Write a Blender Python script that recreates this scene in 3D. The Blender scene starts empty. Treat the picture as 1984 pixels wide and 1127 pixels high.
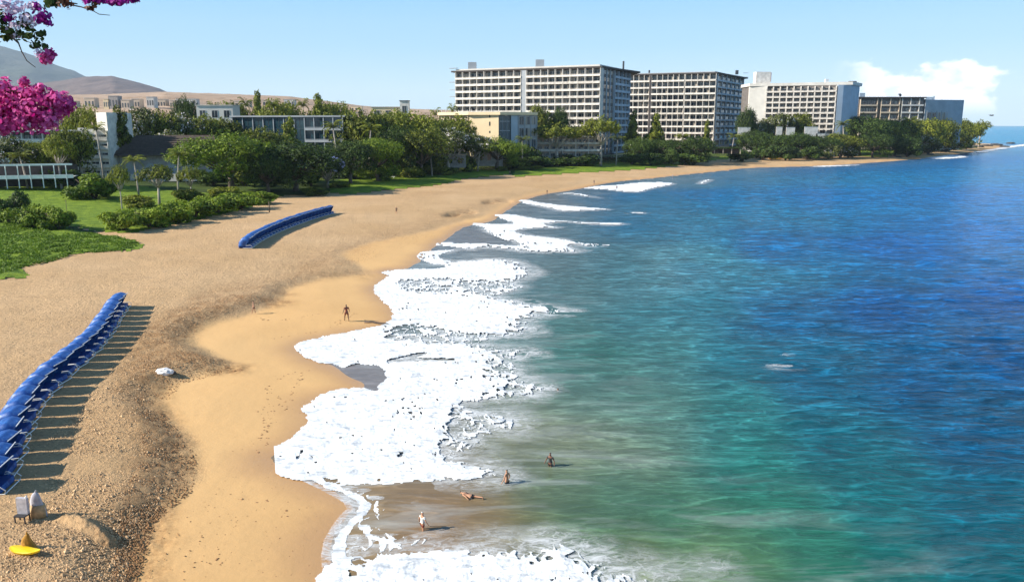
import bpy, bmesh, math, random
import numpy as np
from mathutils import Vector, Matrix
PI = math.pi
R = math.radians
sc = bpy.context.scene
COL = sc.collection
rng = np.random.default_rng(7)
random.seed(7)

# ---------------------------------------------------------------- camera, light, sky, exposure
F = 1557.0                      # focal length in pixels of a 1984 wide picture
CAM_H = 24.0
THETA = math.atan(322.5 / F)    # pitch below the horizon
cam_data = bpy.data.cameras.new('camera')
cam = bpy.data.objects.new('camera', cam_data); COL.objects.link(cam)
cam.location = (0, 0, CAM_H)
cam.rotation_euler = (PI / 2 - THETA, 0, 0)
cam_data.sensor_width = 36.0
cam_data.lens = 36.0 * F / 1984.0
cam_data.clip_start = 0.1
cam_data.clip_end = 60000.0
sc.camera = cam

SUN_EL = R(31); SUN_AZ = R(191)     # direction to the sun, measured from +X towards +Y: from the left
SUN_DIR = Vector((math.cos(SUN_EL) * math.cos(SUN_AZ), math.cos(SUN_EL) * math.sin(SUN_AZ), math.sin(SUN_EL)))
sd = bpy.data.lights.new('sun', 'SUN'); sd.energy = 5.0; sd.angle = R(0.55); sd.color = (1.0, 0.93, 0.82)
sun = bpy.data.objects.new('sun', sd); COL.objects.link(sun)
sun.rotation_euler = SUN_DIR.to_track_quat('Z', 'Y').to_euler()
sun.location = (-60, 0, 80)

world = bpy.data.worlds.new('World'); sc.world = world; world.use_nodes = True
wn = world.node_tree; wn.nodes.clear()
def N(nt, t, **kw):
    n = nt.nodes.new(t)
    for k, v in kw.items(): setattr(n, k, v)
    return n
SKY_STRENGTH = 0.10
w_out = N(wn, 'ShaderNodeOutputWorld'); w_bg = N(wn, 'ShaderNodeBackground')
w_sky = N(wn, 'ShaderNodeTexSky', sky_type='NISHITA'); w_sky.sun_disc = False
w_sky.sun_elevation = SUN_EL
w_sky.sun_rotation = PI / 2 - SUN_AZ      # rotation is measured clockwise from +Y
w_sky.air_density = 1.0; w_sky.dust_density = 0.4; w_sky.ozone_density = 2.0; w_sky.altitude = 20
w_bg.inputs['Strength'].default_value = SKY_STRENGTH
# low cumulus bank over the horizon, on the direction of view
w_tc = N(wn, 'ShaderNodeTexCoord'); w_sep = N(wn, 'ShaderNodeSeparateXYZ')
wn.links.new(w_tc.outputs['Generated'], w_sep.inputs[0])
def wmath(op, a, b=None, c=None, clamp=False):
    m = N(wn, 'ShaderNodeMath', operation=op); m.use_clamp = clamp
    for i, v in enumerate((a, b, c)):
        if v is None: continue
        if isinstance(v, (int, float)): m.inputs[i].default_value = v
        else: wn.links.new(v, m.inputs[i])
    return m.outputs[0]
def wrange(v, a, b, c, d, t='SMOOTHSTEP'):
    m = N(wn, 'ShaderNodeMapRange', interpolation_type=t)
    wn.links.new(v, m.inputs[0])
    for i, x in enumerate((a, b, c, d)): m.inputs[i + 1].default_value = x
    return m.outputs[0]
def cloud_field(offx, offz):
    mp = N(wn, 'ShaderNodeMapping')
    mp.inputs['Location'].default_value = (offx, 0, offz)
    mp.inputs['Scale'].default_value = (1, 1, 1.6)
    wn.links.new(w_tc.outputs['Generated'], mp.inputs[0])
    big = N(wn, 'ShaderNodeTexNoise'); big.inputs['Scale'].default_value = 5.5; big.inputs['Detail'].default_value = 1.0
    wn.links.new(mp.outputs[0], big.inputs[0])
    fine = N(wn, 'ShaderNodeTexNoise'); fine.inputs['Scale'].default_value = 26.0; fine.inputs['Detail'].default_value = 7.0; fine.inputs['Roughness'].default_value = 0.55
    wn.links.new(mp.outputs[0], fine.inputs[0])
    el = wmath('ADD', w_sep.outputs[2], offz)
    # top height of the bank changes along the horizon
    top = wrange(big.outputs[0], 0.24, 0.64, 0.004, 0.062)
    hgt = wmath('SUBTRACT', top, el)
    f = wmath('MULTIPLY', wmath('SUBTRACT', fine.outputs[0], 0.5), 0.085)
    return wmath('ADD', hgt, f)
f0 = cloud_field(0.31, 0.0)
f1 = cloud_field(0.31 + 0.012, 0.010)
seaward = wrange(w_sep.outputs[0], 0.355, 0.41, 0.0, 1.0)
cov = wmath('MULTIPLY', wrange(f0, -0.004, 0.008, 0.0, 1.0), seaward)
cov = wmath('MULTIPLY', cov, wrange(w_sep.outputs[2], 0.006, 0.030, 0.0, 0.95))
lit = wrange(wmath('SUBTRACT', f0, f1), -0.004, 0.016, 0.45, 1.0)
cl_col = N(wn, 'ShaderNodeMix', data_type='RGBA')
cl_col.inputs[6].default_value = (4.0, 4.8, 5.8, 1); cl_col.inputs[7].default_value = (9.0, 8.9, 8.8, 1)
wn.links.new(lit, cl_col.inputs[0])
w_hs = N(wn, 'ShaderNodeHueSaturation'); w_hs.inputs['Saturation'].default_value = 1.05
w_tint = N(wn, 'ShaderNodeMix', data_type='RGBA', blend_type='MULTIPLY'); w_tint.inputs[0].default_value = 1.0
w_tint.inputs[7].default_value = (0.92, 0.98, 1.20, 1)
wn.links.new(w_sky.outputs[0], w_tint.inputs[6])
w_ramp = N(wn, 'ShaderNodeValToRGB'); cr = w_ramp.color_ramp
for pos_, col_ in ((0.0, (.46, .57, .62)), (.04, (.45, .58, .64)), (.09, (.27, .47, .61)), (.16, (.14, .37, .58)), (.34, (.075, .215, .38)), (.75, (.030, .085, .18))):
    e_ = cr.elements.new(pos_); e_.color = (*col_, 1)
cr.elements.remove(cr.elements[-1]); cr.elements.remove(cr.elements[0])
wn.links.new(w_sep.outputs[2], w_ramp.inputs[0])
w_rs = N(wn, 'ShaderNodeVectorMath', operation='SCALE'); w_rs.inputs['Scale'].default_value = 9.6; wn.links.new(w_ramp.outputs[0], w_rs.inputs[0])
w_hor = N(wn, 'ShaderNodeMix', data_type='RGBA'); w_hor.inputs[0].default_value = 0.85; wn.links.new(w_rs.outputs[0], w_hor.inputs[7])
wn.links.new(w_tint.outputs[2], w_hor.inputs[6]); wn.links.new(w_hor.outputs[2], w_hs.inputs['Color'])
w_mix = N(wn, 'ShaderNodeMix', data_type='RGBA')
wn.links.new(cov, w_mix.inputs[0]); wn.links.new(w_hs.outputs[0], w_mix.inputs[6]); wn.links.new(cl_col.outputs[2], w_mix.inputs[7])
wn.links.new(w_mix.outputs[2], w_bg.inputs['Color']); wn.links.new(w_bg.outputs[0], w_out.inputs['Surface'])

sc.view_settings.view_transform = 'Standard'; sc.view_settings.look = 'None'
sc.view_settings.exposure = 0.98; sc.view_settings.gamma = 1.0
sc.view_settings.use_curve_mapping = False
sc.cycles.max_bounces = 5; sc.cycles.diffuse_bounces = 3; sc.cycles.glossy_bounces = 2
sc.cycles.transparent_max_bounces = 6; sc.cycles.volume_bounces = 0
sc.cycles.use_fast_gi = False

# ---------------------------------------------------------------- survey of the place
def ray(u, v):
    dx = u - 992.0; dy = 563.5 - v
    return np.array([dx, F * math.cos(THETA) + dy * math.sin(THETA), -F * math.sin(THETA) + dy * math.cos(THETA)])
def G(u, v, z=0.0):
    """Point of the level z seen in direction (u, v) from the lookout."""
    r = ray(u, v); t = (z - CAM_H) / r[2]
    return (r[0] * t, r[1] * t)
def at(u, v, y):
    r = ray(u, v); t = y / r[1]
    return Vector((r[0] * t, y, CAM_H + r[2] * t))

def vnoise(x, y, seed=0):
    """Gradient noise on arrays, about -1..1."""
    xi = np.floor(x).astype(np.int64); yi = np.floor(y).astype(np.int64)
    xf = x - xi; yf = y - yi
    def h(ix, iy):
        n = (ix * 374761393 + iy * 668265263 + seed * 1442695041) & 0x7fffffff
        n = ((n ^ (n >> 13)) * 1274126177) & 0x7fffffff
        return ((n ^ (n >> 16)) & 0xffff) / 65535.0 * 2 * PI
    def g(ix, iy, fx, fy):
        a = h(ix, iy); return np.cos(a) * fx + np.sin(a) * fy
    u = xf * xf * xf * (xf * (xf * 6 - 15) + 10); v = yf * yf * yf * (yf * (yf * 6 - 15) + 10)
    a = g(xi, yi, xf, yf); b = g(xi + 1, yi, xf - 1, yf)
    c = g(xi, yi + 1, xf, yf - 1); d = g(xi + 1, yi + 1, xf - 1, yf - 1)
    return (a + (b - a) * u + (c - a) * v + (a - b - c + d) * u * v) * 1.45
def fbm(x, y, octs=4, seed=0, rough=0.5):
    s = np.zeros_like(x); a = 1.0; t = 0.0
    for i in range(octs):
        s += a * vnoise(x * 2 ** i, y * 2 ** i, seed + i * 17); t += a; a *= rough
    return s / t
def sstep(a, b, x):
    t = np.clip((x - a) / (b - a), 0, 1); return t * t * (3 - 2 * t)

def poly_sd(X, Y, P, closed=True):
    """Signed distance to a polygon, positive inside (unsigned when open)."""
    P = np.asarray(P, float); shp = X.shape; X = X.ravel(); Y = Y.ravel()
    d = np.full(X.shape, 1e18); ins = np.zeros(X.shape, bool)
    n = len(P)
    for i in range(n if closed else n - 1):
        ax, ay = P[i]; bx, by = P[(i + 1) % n]
        ex, ey = bx - ax, by - ay
        L = ex * ex + ey * ey + 1e-12
        t = np.clip(((X - ax) * ex + (Y - ay) * ey) / L, 0, 1)
        dx = X - ax - t * ex; dy = Y - ay - t * ey
        d = np.minimum(d, dx * dx + dy * dy)
        if closed:
            cond = ((ay > Y) != (by > Y))
            xx = (bx - ax) * (Y - ay) / ((by - ay) if by != ay else 1e-12) + ax
            ins ^= cond & (X < xx)
    d = np.sqrt(d)
    if closed: d = np.where(ins, d, -d)
    return d.reshape(shp)
def poly_in(X, Y, P, pad=6.0):
    """poly_sd evaluated only near the polygon; far away it is -pad."""
    P = np.asarray(P, float); out = np.full(X.shape, -pad)
    m = (X > P[:, 0].min() - pad) & (X < P[:, 0].max() + pad) & (Y > P[:, 1].min() - pad) & (Y < P[:, 1].max() + pad)
    if m.any(): out[m] = np.maximum(poly_sd(X[m], Y[m], P), -pad)
    return out
def smooth_poly(P, it=2, closed=True):
    P = [tuple(p) for p in P]
    for _ in range(it):
        Q = []; n = len(P)
        for i in range(n if closed else n - 1):
            a = P[i]; b = P[(i + 1) % n]
            Q.append((a[0] * .75 + b[0] * .25, a[1] * .75 + b[1] * .25)); Q.append((a[0] * .25 + b[0] * .75, a[1] * .25 + b[1] * .75))
        P = Q
    return P
def gpoly(L, z=0.0, it=1, closed=True):
    return [G(u, v, z) for (u, v) in smooth_poly(L, it, closed)]

SHORE = [(690, 1200), (665, 1127), (653, 1060), (680, 1010), (712, 978), (640, 938), (530, 890), (547, 876), (590, 860), (622, 830), (630, 810), (614, 792), (632, 775), (680, 762), (733, 757),
         (668, 712), (620, 692), (587, 675), (612, 661), (690, 649), (783, 627), (784, 600), (731, 562), (766, 538), (752, 525), (800, 521), (826, 498), (850, 475), (880, 456), (905, 437),
         (955, 432), (975, 415), (1008, 392), (1050, 377), (1110, 369), (1190, 352), (1260, 346), (1330, 338), (1400, 331), (1450, 325), (1540, 323), (1600, 321), (1665, 317), (1735, 312), (1790, 307), (1840, 301), (1880, 295), (1925, 289), (1950, 284)]
shore_w = gpoly(SHORE, 0.0, 1, False)
LAND = [(-40, -60), (0, 8)] + [(14, 20)] + shore_w + [(600, 1010), (520, 1180), (560, 1600), (500, 3000), (-6000, 3000), (-6000, -60)]
SMOOTH_PX = [(300, 1200), (250, 1127), (262, 1040), (350, 960), (388, 900), (388, 850), (325, 800), (305, 760), (350, 735), (470, 703), (420, 682), (366, 655), (400, 628), (490, 606), (548, 578),
             (558, 556), (620, 540), (690, 528), (740, 521), (690, 505), (665, 490), (720, 470), (790, 455), (850, 440), (905, 423), (950, 415), (985, 398), (1005, 388)]
smooth_w = gpoly(SMOOTH_PX, 0.9, 1, False) + [(60, 300), (80, 200), (50, 100), (20, 20)]
GREEN_PX = [(-400, 560), (0, 531), (60, 525), (30, 508), (55, 497), (150, 478), (215, 474), (262, 472), (277, 462), (262, 452), (200, 443), (185, 435), (255, 438), (300, 427), (420, 407), (500, 387), (535, 381),
            (545, 372), (600, 370), (700, 363), (780, 357), (860, 350), (880, 343), (930, 336), (985, 333), (1060, 328), (1180, 322), (1290, 315), (1380, 303), (1440, 300), (1560, 302), (1630, 297), (1670, 301),
            (1730, 299), (1745, 291), (1800, 292), (1860, 286), (1900, 282), (1912, 279)]
green_w = gpoly(GREEN_PX, 2.6, 1, False) + [(560, 1100), (500, 3000), (-6000, 3000), (-6000, 150)]

def HH(X, Y, detail=False):
    X = np.asarray(X, float); Y = np.asarray(Y, float)
    ds = poly_sd(X, Y, LAND)
    sm = poly_sd(X, Y, smooth_w)
    z = np.where(ds > 0, 0.065 * np.clip(ds, 0, 9) + 0.03 * np.clip(ds - 9, 0, 22), 0.06 * ds)
    z = z + 0.95 * (1 - .75 * sstep(95, 150, Y)) * (1 - sstep(-3.6, 0.6, sm)) * sstep(2, 12, ds)
    z = z + 4.2 * sstep(70, 210, ds) + 0.5 * sstep(0, 8, poly_sd(X, Y, green_w))
    return z
def sd_point(x, y, P):
    A = P; B = np.roll(P, -1, 0); e = B - A; w = np.array([x, y]) - A
    t = np.clip((w * e).sum(1) / ((e * e).sum(1) + 1e-12), 0, 1); d = w - e * t[:, None]
    ya, yb = A[:, 1], B[:, 1]; c = (ya > y) != (yb > y)
    xx = e[:, 0] * (y - ya) / np.where(yb == ya, 1e-12, yb - ya) + A[:, 0]
    ins = np.count_nonzero(c & (x < xx)) % 2 == 1
    v = math.sqrt((d * d).sum(1).min()); return v if ins else -v
LAND_A, SMOOTH_A, GREEN_A = (np.array(P_, float) for P_ in (LAND, smooth_w, green_w))
def ss1(a, b, x):
    t = min(1.0, max(0.0, (x - a) / (b - a))); return t * t * (3 - 2 * t)
def H1(x, y):
    ds = sd_point(x, y, LAND_A); sm = sd_point(x, y, SMOOTH_A)
    z = 0.065 * min(max(ds, 0), 9) + 0.03 * min(max(ds - 9, 0), 22) if ds > 0 else 0.06 * ds
    return z + 0.95 * (1 - .75 * ss1(95, 150, y)) * (1 - ss1(-3.6, 0.6, sm)) * ss1(2, 12, ds) + 4.2 * ss1(70, 210, ds) + 0.5 * ss1(0, 8, sd_point(x, y, GREEN_A))
def on(u, v):
    """Where the line of sight (u, v) meets the beach."""
    z = 1.5
    for _ in range(12):
        x, y = G(u, v, z); z = 0.5 * z + 0.5 * H1(x, y)
    return Vector((x, y, H1(x, y)))

# ---------------------------------------------------------------- materials
MATS = {}
def new_mat(name):
    m = bpy.data.materials.new(name); m.use_nodes = True
    nt = m.node_tree; nt.nodes.clear()
    out = N(nt, 'ShaderNodeOutputMaterial'); b = N(nt, 'ShaderNodeBsdfPrincipled')
    nt.links.new(b.outputs[0], out.inputs['Surface'])
    return m, nt, b, out
def simple(name, col, rough=0.7, var=0.12, scale=2.0, bump=0.0, metal=0.0, spec=0.5):
    """Plain procedural surface: colour with soft grain and weather streaks."""
    m, nt, b, out = new_mat(name)
    tc = N(nt, 'ShaderNodeTexCoord'); n1 = N(nt, 'ShaderNodeTexNoise')
    n1.inputs['Scale'].default_value = scale; n1.inputs['Detail'].default_value = 5
    nt.links.new(tc.outputs['Object'], n1.inputs[0])
    mr = N(nt, 'ShaderNodeMapRange'); mr.inputs[1].default_value = .3; mr.inputs[2].default_value = .7
    mr.inputs[3].default_value = 1 - var; mr.inputs[4].default_value = 1 + var
    nt.links.new(n1.outputs[0], mr.inputs[0])
    mx = N(nt, 'ShaderNodeVectorMath', operation='SCALE'); mx.inputs[0].default_value = col
    nt.links.new(mr.outputs[0], mx.inputs['Scale'])
    nt.links.new(mx.outputs[0], b.inputs['Base Color'])
    b.inputs['Roughness'].default_value = rough; b.inputs['Metallic'].default_value = metal
    b.inputs['Specular IOR Level'].default_value = spec
    if bump:
        bp = N(nt, 'ShaderNodeBump'); bp.inputs['Strength'].default_value = bump; bp.inputs['Distance'].default_value = 0.05
        nt.links.new(n1.outputs[0], bp.inputs['Height']); nt.links.new(bp.outputs[0], b.inputs['Normal'])
    MATS[name] = m
    return m
def attr(nt, name):
    a = N(nt, 'ShaderNodeAttribute'); a.attribute_name = name; return a
def mixc(nt, f, a, b):
    m = N(nt, 'ShaderNodeMix', data_type='RGBA')
    if isinstance(f, (int, float)): m.inputs[0].default_value = f
    else: nt.links.new(f, m.inputs[0])
    for i, c in ((6, a), (7, b)):
        if isinstance(c, tuple): m.inputs[i].default_value = (*c, 1)
        else: nt.links.new(c, m.inputs[i])
    return m.outputs[2]
def mth(nt, op, a, b=None, clamp=False):
    m = N(nt, 'ShaderNodeMath', operation=op); m.use_clamp = clamp
    for i, v in enumerate((a, b)):
        if v is None: continue
        if isinstance(v, (int, float)): m.inputs[i].default_value = v
        else: nt.links.new(v, m.inputs[i])
    return m.outputs[0]
def mrange(nt, v, a, b, c, d, t='LINEAR'):
    m = N(nt, 'ShaderNodeMapRange', interpolation_type=t)
    nt.links.new(v, m.inputs[0])
    for i, x in enumerate((a, b, c, d)): m.inputs[i + 1].default_value = x
    return m.outputs[0]
def noise(nt, vec, scale, detail=4, rough=0.5, dist=0.0):
    n = N(nt, 'ShaderNodeTexNoise'); n.inputs['Scale'].default_value = scale
    n.inputs['Detail'].default_value = detail; n.inputs['Roughness'].default_value = rough; n.inputs['Distortion'].default_value = dist
    nt.links.new(vec, n.inputs[0]); return n.outputs[0]
def mapping(nt, vec, sc_, rot=(0, 0, 0)):
    m = N(nt, 'ShaderNodeMapping'); m.inputs['Scale'].default_value = sc_; m.inputs['Rotation'].default_value = rot
    nt.links.new(vec, m.inputs[0]); return m.outputs[0]
def bump(nt, h, strength, dist, b, prev=None):
    bp = N(nt, 'ShaderNodeBump'); bp.inputs['Strength'].default_value = strength; bp.inputs['Distance'].default_value = dist
    nt.links.new(h, bp.inputs['Height'])
    if prev is not None: nt.links.new(prev, bp.inputs['Normal'])
    if b is not None: nt.links.new(bp.outputs[0], b.inputs['Normal'])
    return bp.outputs[0]

# ---------------------------------------------------------------- object helpers
def link(name, data, parent=None):
    o = bpy.data.objects.new(name, data); COL.objects.link(o)
    if parent is not None: o.parent = parent
    return o
def mesh_np(name, V, Fc, mat, parent=None, smooth=False, attrs=None, kind=None):
    """V (n,3), Fc (m,k) arrays -> one mesh object."""
    V = np.ascontiguousarray(V, dtype=np.float32); Fc = np.ascontiguousarray(Fc, dtype=np.int32)
    me = bpy.data.meshes.new(name); k = Fc.shape[1]; m = len(Fc)
    me.vertices.add(len(V)); me.vertices.foreach_set('co', V.ravel())
    me.loops.add(m * k); me.loops.foreach_set('vertex_index', Fc.ravel())
    me.polygons.add(m); me.polygons.foreach_set('loop_start', np.arange(m, dtype=np.int32) * k)
    me.polygons.foreach_set('loop_total', np.full(m, k, dtype=np.int32))
    me.polygons.foreach_set('use_smooth', np.full(m, smooth, dtype=bool))
    me.update(calc_edges=True)
    for an, (dom, data) in (attrs or {}).items():
        a = me.attributes.new(an, 'FLOAT_COLOR' if data.ndim == 2 else 'FLOAT', dom)
        if data.ndim == 2: a.data.foreach_set('color', data.astype(np.float32).ravel())
        else: a.data.foreach_set('value', data.astype(np.float32))
    if mat is not None: me.materials.append(mat)
    o = link(name, me, parent)
    if kind: o['kind'] = kind
    return o
def tag(o, label, cat, group=None):
    o['label'] = label; o['category'] = cat
    if group: o['group'] = group
    return o
def empty(name, loc, rz=0.0, label=None, cat=None, group=None):
    o = bpy.data.objects.new(name, None); COL.objects.link(o)
    o.location = loc; o.rotation_euler = (0, 0, rz); o.empty_display_size = 0.5
    if label: tag(o, label, cat, group)
    return o
def copy_tree(o, parent=None):
    c = o.copy(); COL.objects.link(c)
    if parent is not None: c.parent = parent
    for ch in list(o.children): copy_tree(ch, c)
    return c
class MB:
    """Collects boxes, tubes and loose faces into one mesh."""
    def __init__(s): s.v = []; s.f = []
    def add(s, vs, fs):
        b = len(s.v); s.v += [tuple(p) for p in vs]; s.f += [tuple(b + i for i in f) for f in fs]
    def box(s, lo, hi, M=None):
        vs = [Vector((x, y, z)) for z in (lo[2], hi[2]) for y in (lo[1], hi[1]) for x in (lo[0], hi[0])]
        if M is not None: vs = [M @ p for p in vs]
        s.add(vs, [(0, 2, 3, 1), (4, 5, 7, 6), (0, 1, 5, 4), (2, 6, 7, 3), (0, 4, 6, 2), (1, 3, 7, 5)])
    def prism(s, pts, z0, z1):
        n = len(pts)
        a = sum(pts[i][0] * pts[(i + 1) % n][1] - pts[(i + 1) % n][0] * pts[i][1] for i in range(n))
        if a < 0: pts = pts[::-1]
        s.add([(p[0], p[1], z0) for p in pts] + [(p[0], p[1], z1) for p in pts],
              [tuple(range(n))[::-1], tuple(range(n, 2 * n))] + [(i, (i + 1) % n, n + (i + 1) % n, n + i) for i in range(n)])
    def tube(s, pts, rad, n=6, cap=True):
        pts = [Vector(p) for p in pts]; rad = rad if isinstance(rad, (list, tuple)) else [rad] * len(pts)
        vs = []
        for i, p in enumerate(pts):
            d = (pts[min(i + 1, len(pts) - 1)] - pts[max(i - 1, 0)]).normalized()
            a = d.orthogonal().normalized() if abs(d.z) < 0.9 else d.cross(Vector((1, 0, 0))).normalized()
            if abs(d.z) < 0.9: a = d.cross(Vector((0, 0, 1))).normalized()
            b = d.cross(a)
            vs += [p + (a * math.cos(2 * PI * k / n) + b * math.sin(2 * PI * k / n)) * rad[i] for k in range(n)]
        fs = []
        for i in range(len(pts) - 1):
            for k in range(n):
                fs.append((i * n + k, i * n + (k + 1) % n, (i + 1) * n + (k + 1) % n, (i + 1) * n + k))
        if cap: fs += [tuple(range(n))[::-1], tuple(range((len(pts) - 1) * n, len(pts) * n))]
        s.add(vs, fs)
    def mesh(s, name, mat, smooth=False):
        me = bpy.data.meshes.new(name); me.from_pydata(s.v, [], s.f)
        bm = bmesh.new(); bm.from_mesh(me); bmesh.ops.recalc_face_normals(bm, faces=bm.faces); bm.to_mesh(me); bm.free()
        for mm in (mat if isinstance(mat, (list, tuple)) else [mat]): me.materials.append(mm)
        if smooth: me.polygons.foreach_set('use_smooth', [True] * len(me.polygons))
        return me
    def build(s, name, mat, parent=None, smooth=False):
        return link(name, s.mesh(name, mat, smooth), parent)
# ---------------------------------------------------------------- ground
def sand_material():
    m, nt, b, out = new_mat('sand')
    tc = N(nt, 'ShaderNodeTexCoord').outputs['Object']
    mk = attr(nt, 'mask'); sep = N(nt, 'ShaderNodeSeparateColor'); nt.links.new(mk.outputs['Color'], sep.inputs[0])
    rough_, dark_, wet_ = sep.outputs[0], sep.outputs[1], sep.outputs[2]
    n_big = noise(nt, tc, 0.045, 3); n_mid = noise(nt, tc, 0.6, 6, 0.65); n_fine = noise(nt, tc, 4.5, 6, 0.7)
    n_grain = noise(nt, tc, 22.0, 3, 0.7)
    smooth_c = mixc(nt, mrange(nt, n_big, .35, .65, 0, 1), (0.62, 0.375, 0.160), (0.69, 0.43, 0.190))
    coarse_c = mixc(nt, mrange(nt, n_big, .35, .65, 0, 1), (0.60, 0.40, 0.220), (0.52, 0.335, 0.17))
    c = mixc(nt, rough_, smooth_c, coarse_c)
    # damp, disturbed sand along the berm
    dk = mth(nt, 'MULTIPLY', mth(nt, 'MULTIPLY', dark_, mrange(nt, n_fine, .40, .60, 0.40, 1.0)), mrange(nt, n_mid, .36, .60, 0.25, 1.1))
    c = mixc(nt, dk, c, (0.225, 0.108, 0.040))
    # drag lines and old foot tracks running across the upper beach
    ln = noise(nt, mapping(nt, tc, (0.22, 1.5, 1), (0, 0, R(-12))), 1.0, 5, 0.65, 0.6)
    c = mixc(nt, mth(nt, 'MULTIPLY', mrange(nt, ln, .56, .66, 0, .45), rough_), c, (0.27, 0.17, 0.09))
    # dark specks in the coarse sand
    sp = mth(nt, 'MULTIPLY', mrange(nt, n_fine, .52, .64, 0, 0.6), rough_)
    c = mixc(nt, sp, c, (0.20, 0.125, 0.07))
    sp2 = mrange(nt, n_mid, .62, .74, 0, 0.30)
    c = mixc(nt, sp2, c, (0.36, 0.22, 0.11))
    c = mixc(nt, mrange(nt, n_grain, .35, .65, 0.0, 0.22), c, (0.40, 0.27, 0.15))
    c = mixc(nt, wet_, c, (0.45, 0.25, 0.105))
    nt.links.new(c, b.inputs['Base Color'])
    nt.links.new(mrange(nt, wet_, 0, 1, 0.95, 0.30), b.inputs['Roughness'])
    nt.links.new(mrange(nt, wet_, 0, 1, 0.15, 0.5), b.inputs['Specular IOR Level'])
    h = mth(nt, 'MULTIPLY', noise(nt, tc, 2.2, 6, 0.72), mrange(nt, rough_, 0, 1, 0.10, 1.0))
    bump(nt, h, 0.9, 0.30, b)
    return m
MATS['sand'] = sand_material()

def polar_grid(az, el):
    """az in degrees from +Y to the right, el = degrees below the horizon, seen from the lookout."""
    A, E = np.meshgrid(np.radians(az), np.radians(el))
    r = CAM_H / np.tan(E) / np.cos(A) ** 0.0
    return np.sin(A) * r, np.cos(A) * r
def grid_faces(nr, nc, keep=None):
    idx = np.arange(nr * nc).reshape(nr, nc)
    q = np.stack([idx[:-1, :-1], idx[:-1, 1:], idx[1:, 1:], idx[1:, :-1]], -1)
    q = q[keep] if keep is not None else q.reshape(-1, 4)
    return q.reshape(-1, 4)
def compact(V, Fc, arrs):
    used = np.unique(Fc); remap = np.zeros(len(V), np.int64); remap[used] = np.arange(len(used))
    return V[used], remap[Fc], [a[used] for a in arrs]

azT = np.concatenate([np.arange(-100, -35, 1.0), np.arange(-35, 34, 0.10), np.arange(34, 70, 1.5)])
elT = np.concatenate([np.arange(0.55, 2.0, 0.04), np.arange(2.0, 33.0, 0.085), np.arange(33, 66, 1.5)])
X, Y = polar_grid(azT, elT)
Z = HH(X, Y)
dsT = poly_sd(X, Y, LAND); smT = poly_sd(X, Y, smooth_w); grT = poly_sd(X, Y, green_w)
wob = fbm(X / 5.0, Y / 5.0, 4, 3)
roughT = 1 - sstep(-1.8, 0.8, smT + 1.2 * wob)
roughT *= sstep(1.0, 6.0, dsT)
# damp bands: berm face, scarps and the churned stretch up the beach
def line_mask(L, w0, w1, z=1.6):
    Pp = gpoly(L, z, 1, False)
    return 1 - sstep(w0, w1, poly_sd(X, Y, Pp, closed=False) + 0.9 * wob)
darkT = np.zeros_like(X)
for L, w0, w1, s in (([(235, 1160), (240, 1080), (255, 1000), (290, 920), (330, 860), (290, 800), (270, 760)], 0.6, 3.2, 0.85),
                     ([(270, 770), (285, 700), (320, 690), (400, 690), (460, 697)], 1.0, 3.4, 0.95),
                     ([(285, 700), (310, 650), (360, 610), (420, 590), (490, 575), (540, 575)], 1.0, 4.6, 0.95),
                     ([(380, 590), (450, 560), (520, 556), (550, 560)], 0.8, 3.5, 0.6),
                     ([(430, 570), (560, 530), (690, 515), (740, 522)], 1.5, 6.0, 0.42),
                     ([(560, 520), (650, 480), (740, 450), (820, 430), (880, 410), (940, 385), (985, 380)], 1.0, 8.0, 0.34),
                     ([(868, 414), (885, 405), (918, 403)], 0.8, 2.2, 1.0), ([(935, 388), (958, 382), (990, 380)], 0.7, 2.0, 0.9),
                     ([(700, 395), (850, 372), (1000, 352), (1250, 328)], 3.0, 12.0, 0.22)):
    darkT = np.maximum(darkT, s * line_mask(L, w0, w1))
darkT *= sstep(1, 4, dsT)
pit = line_mask([(868, 414), (885, 406), (918, 404)], 0.3, 2.8) + 0.8 * line_mask([(935, 389), (958, 383), (990, 381)], 0.3, 2.4)
wetT = 0.85 * (1 - sstep(0.3, 5.0, dsT + 1.0 * wob))
# relief: clods on the coarse sand, ripples, tyre-like drag lines
rr = np.hypot(X, Y)
near = 1 - sstep(120, 240, rr)
relief = roughT * (0.05 * fbm(X / 0.9, Y / 0.9, 4, 11, 0.62) * near + 0.10 * fbm(X / 3.5, Y / 3.5, 3, 5)) + 0.16 * fbm(X / 14, Y / 14, 3, 9) * sstep(3, 15, dsT)
relief += darkT * 0.16 * fbm(X / 1.2, Y / 1.2, 4, 21, 0.6) * (1 - sstep(200, 320, rr))
relief += 0.02 * fbm(X / 1.5, Y / 1.5, 3, 31) * sstep(0.5, 4, dsT)
tongue = gpoly([(120, 1004), (150, 1012), (185, 1026), (212, 1036)], 1.6, 1, False)
ridge_d = poly_sd(X, Y, tongue, closed=False)
relief += 0.36 * (1 - sstep(0.0, 0.75, ridge_d + .35 * fbm(X / .5, Y / .5, 3, 77))) * (1 + .5 * fbm(X / .35, Y / .35, 2, 78))
relief -= 1.1 * np.clip(pit, 0, 1)
ZT = Z + relief * sstep(0.2, 3.0, dsT)
gmask = sstep(-0.5, 0.8, grT + 1.5 * wob)
keep = (dsT[:-1, :-1] > -14) & ((dsT[:-1, :-1] < 2000))
Fc = grid_faces(*X.shape, keep)
V = np.stack([X.ravel(), Y.ravel(), ZT.ravel()], 1)
msk = np.stack([roughT.ravel(), darkT.ravel(), wetT.ravel(), np.ones(X.size)], 1)
V2, F2, (m2,) = compact(V, Fc, [msk])
mesh_np('beach', V2, F2, MATS['sand'], smooth=True, attrs={'mask': ('POINT', m2)}, kind='structure')

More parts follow.
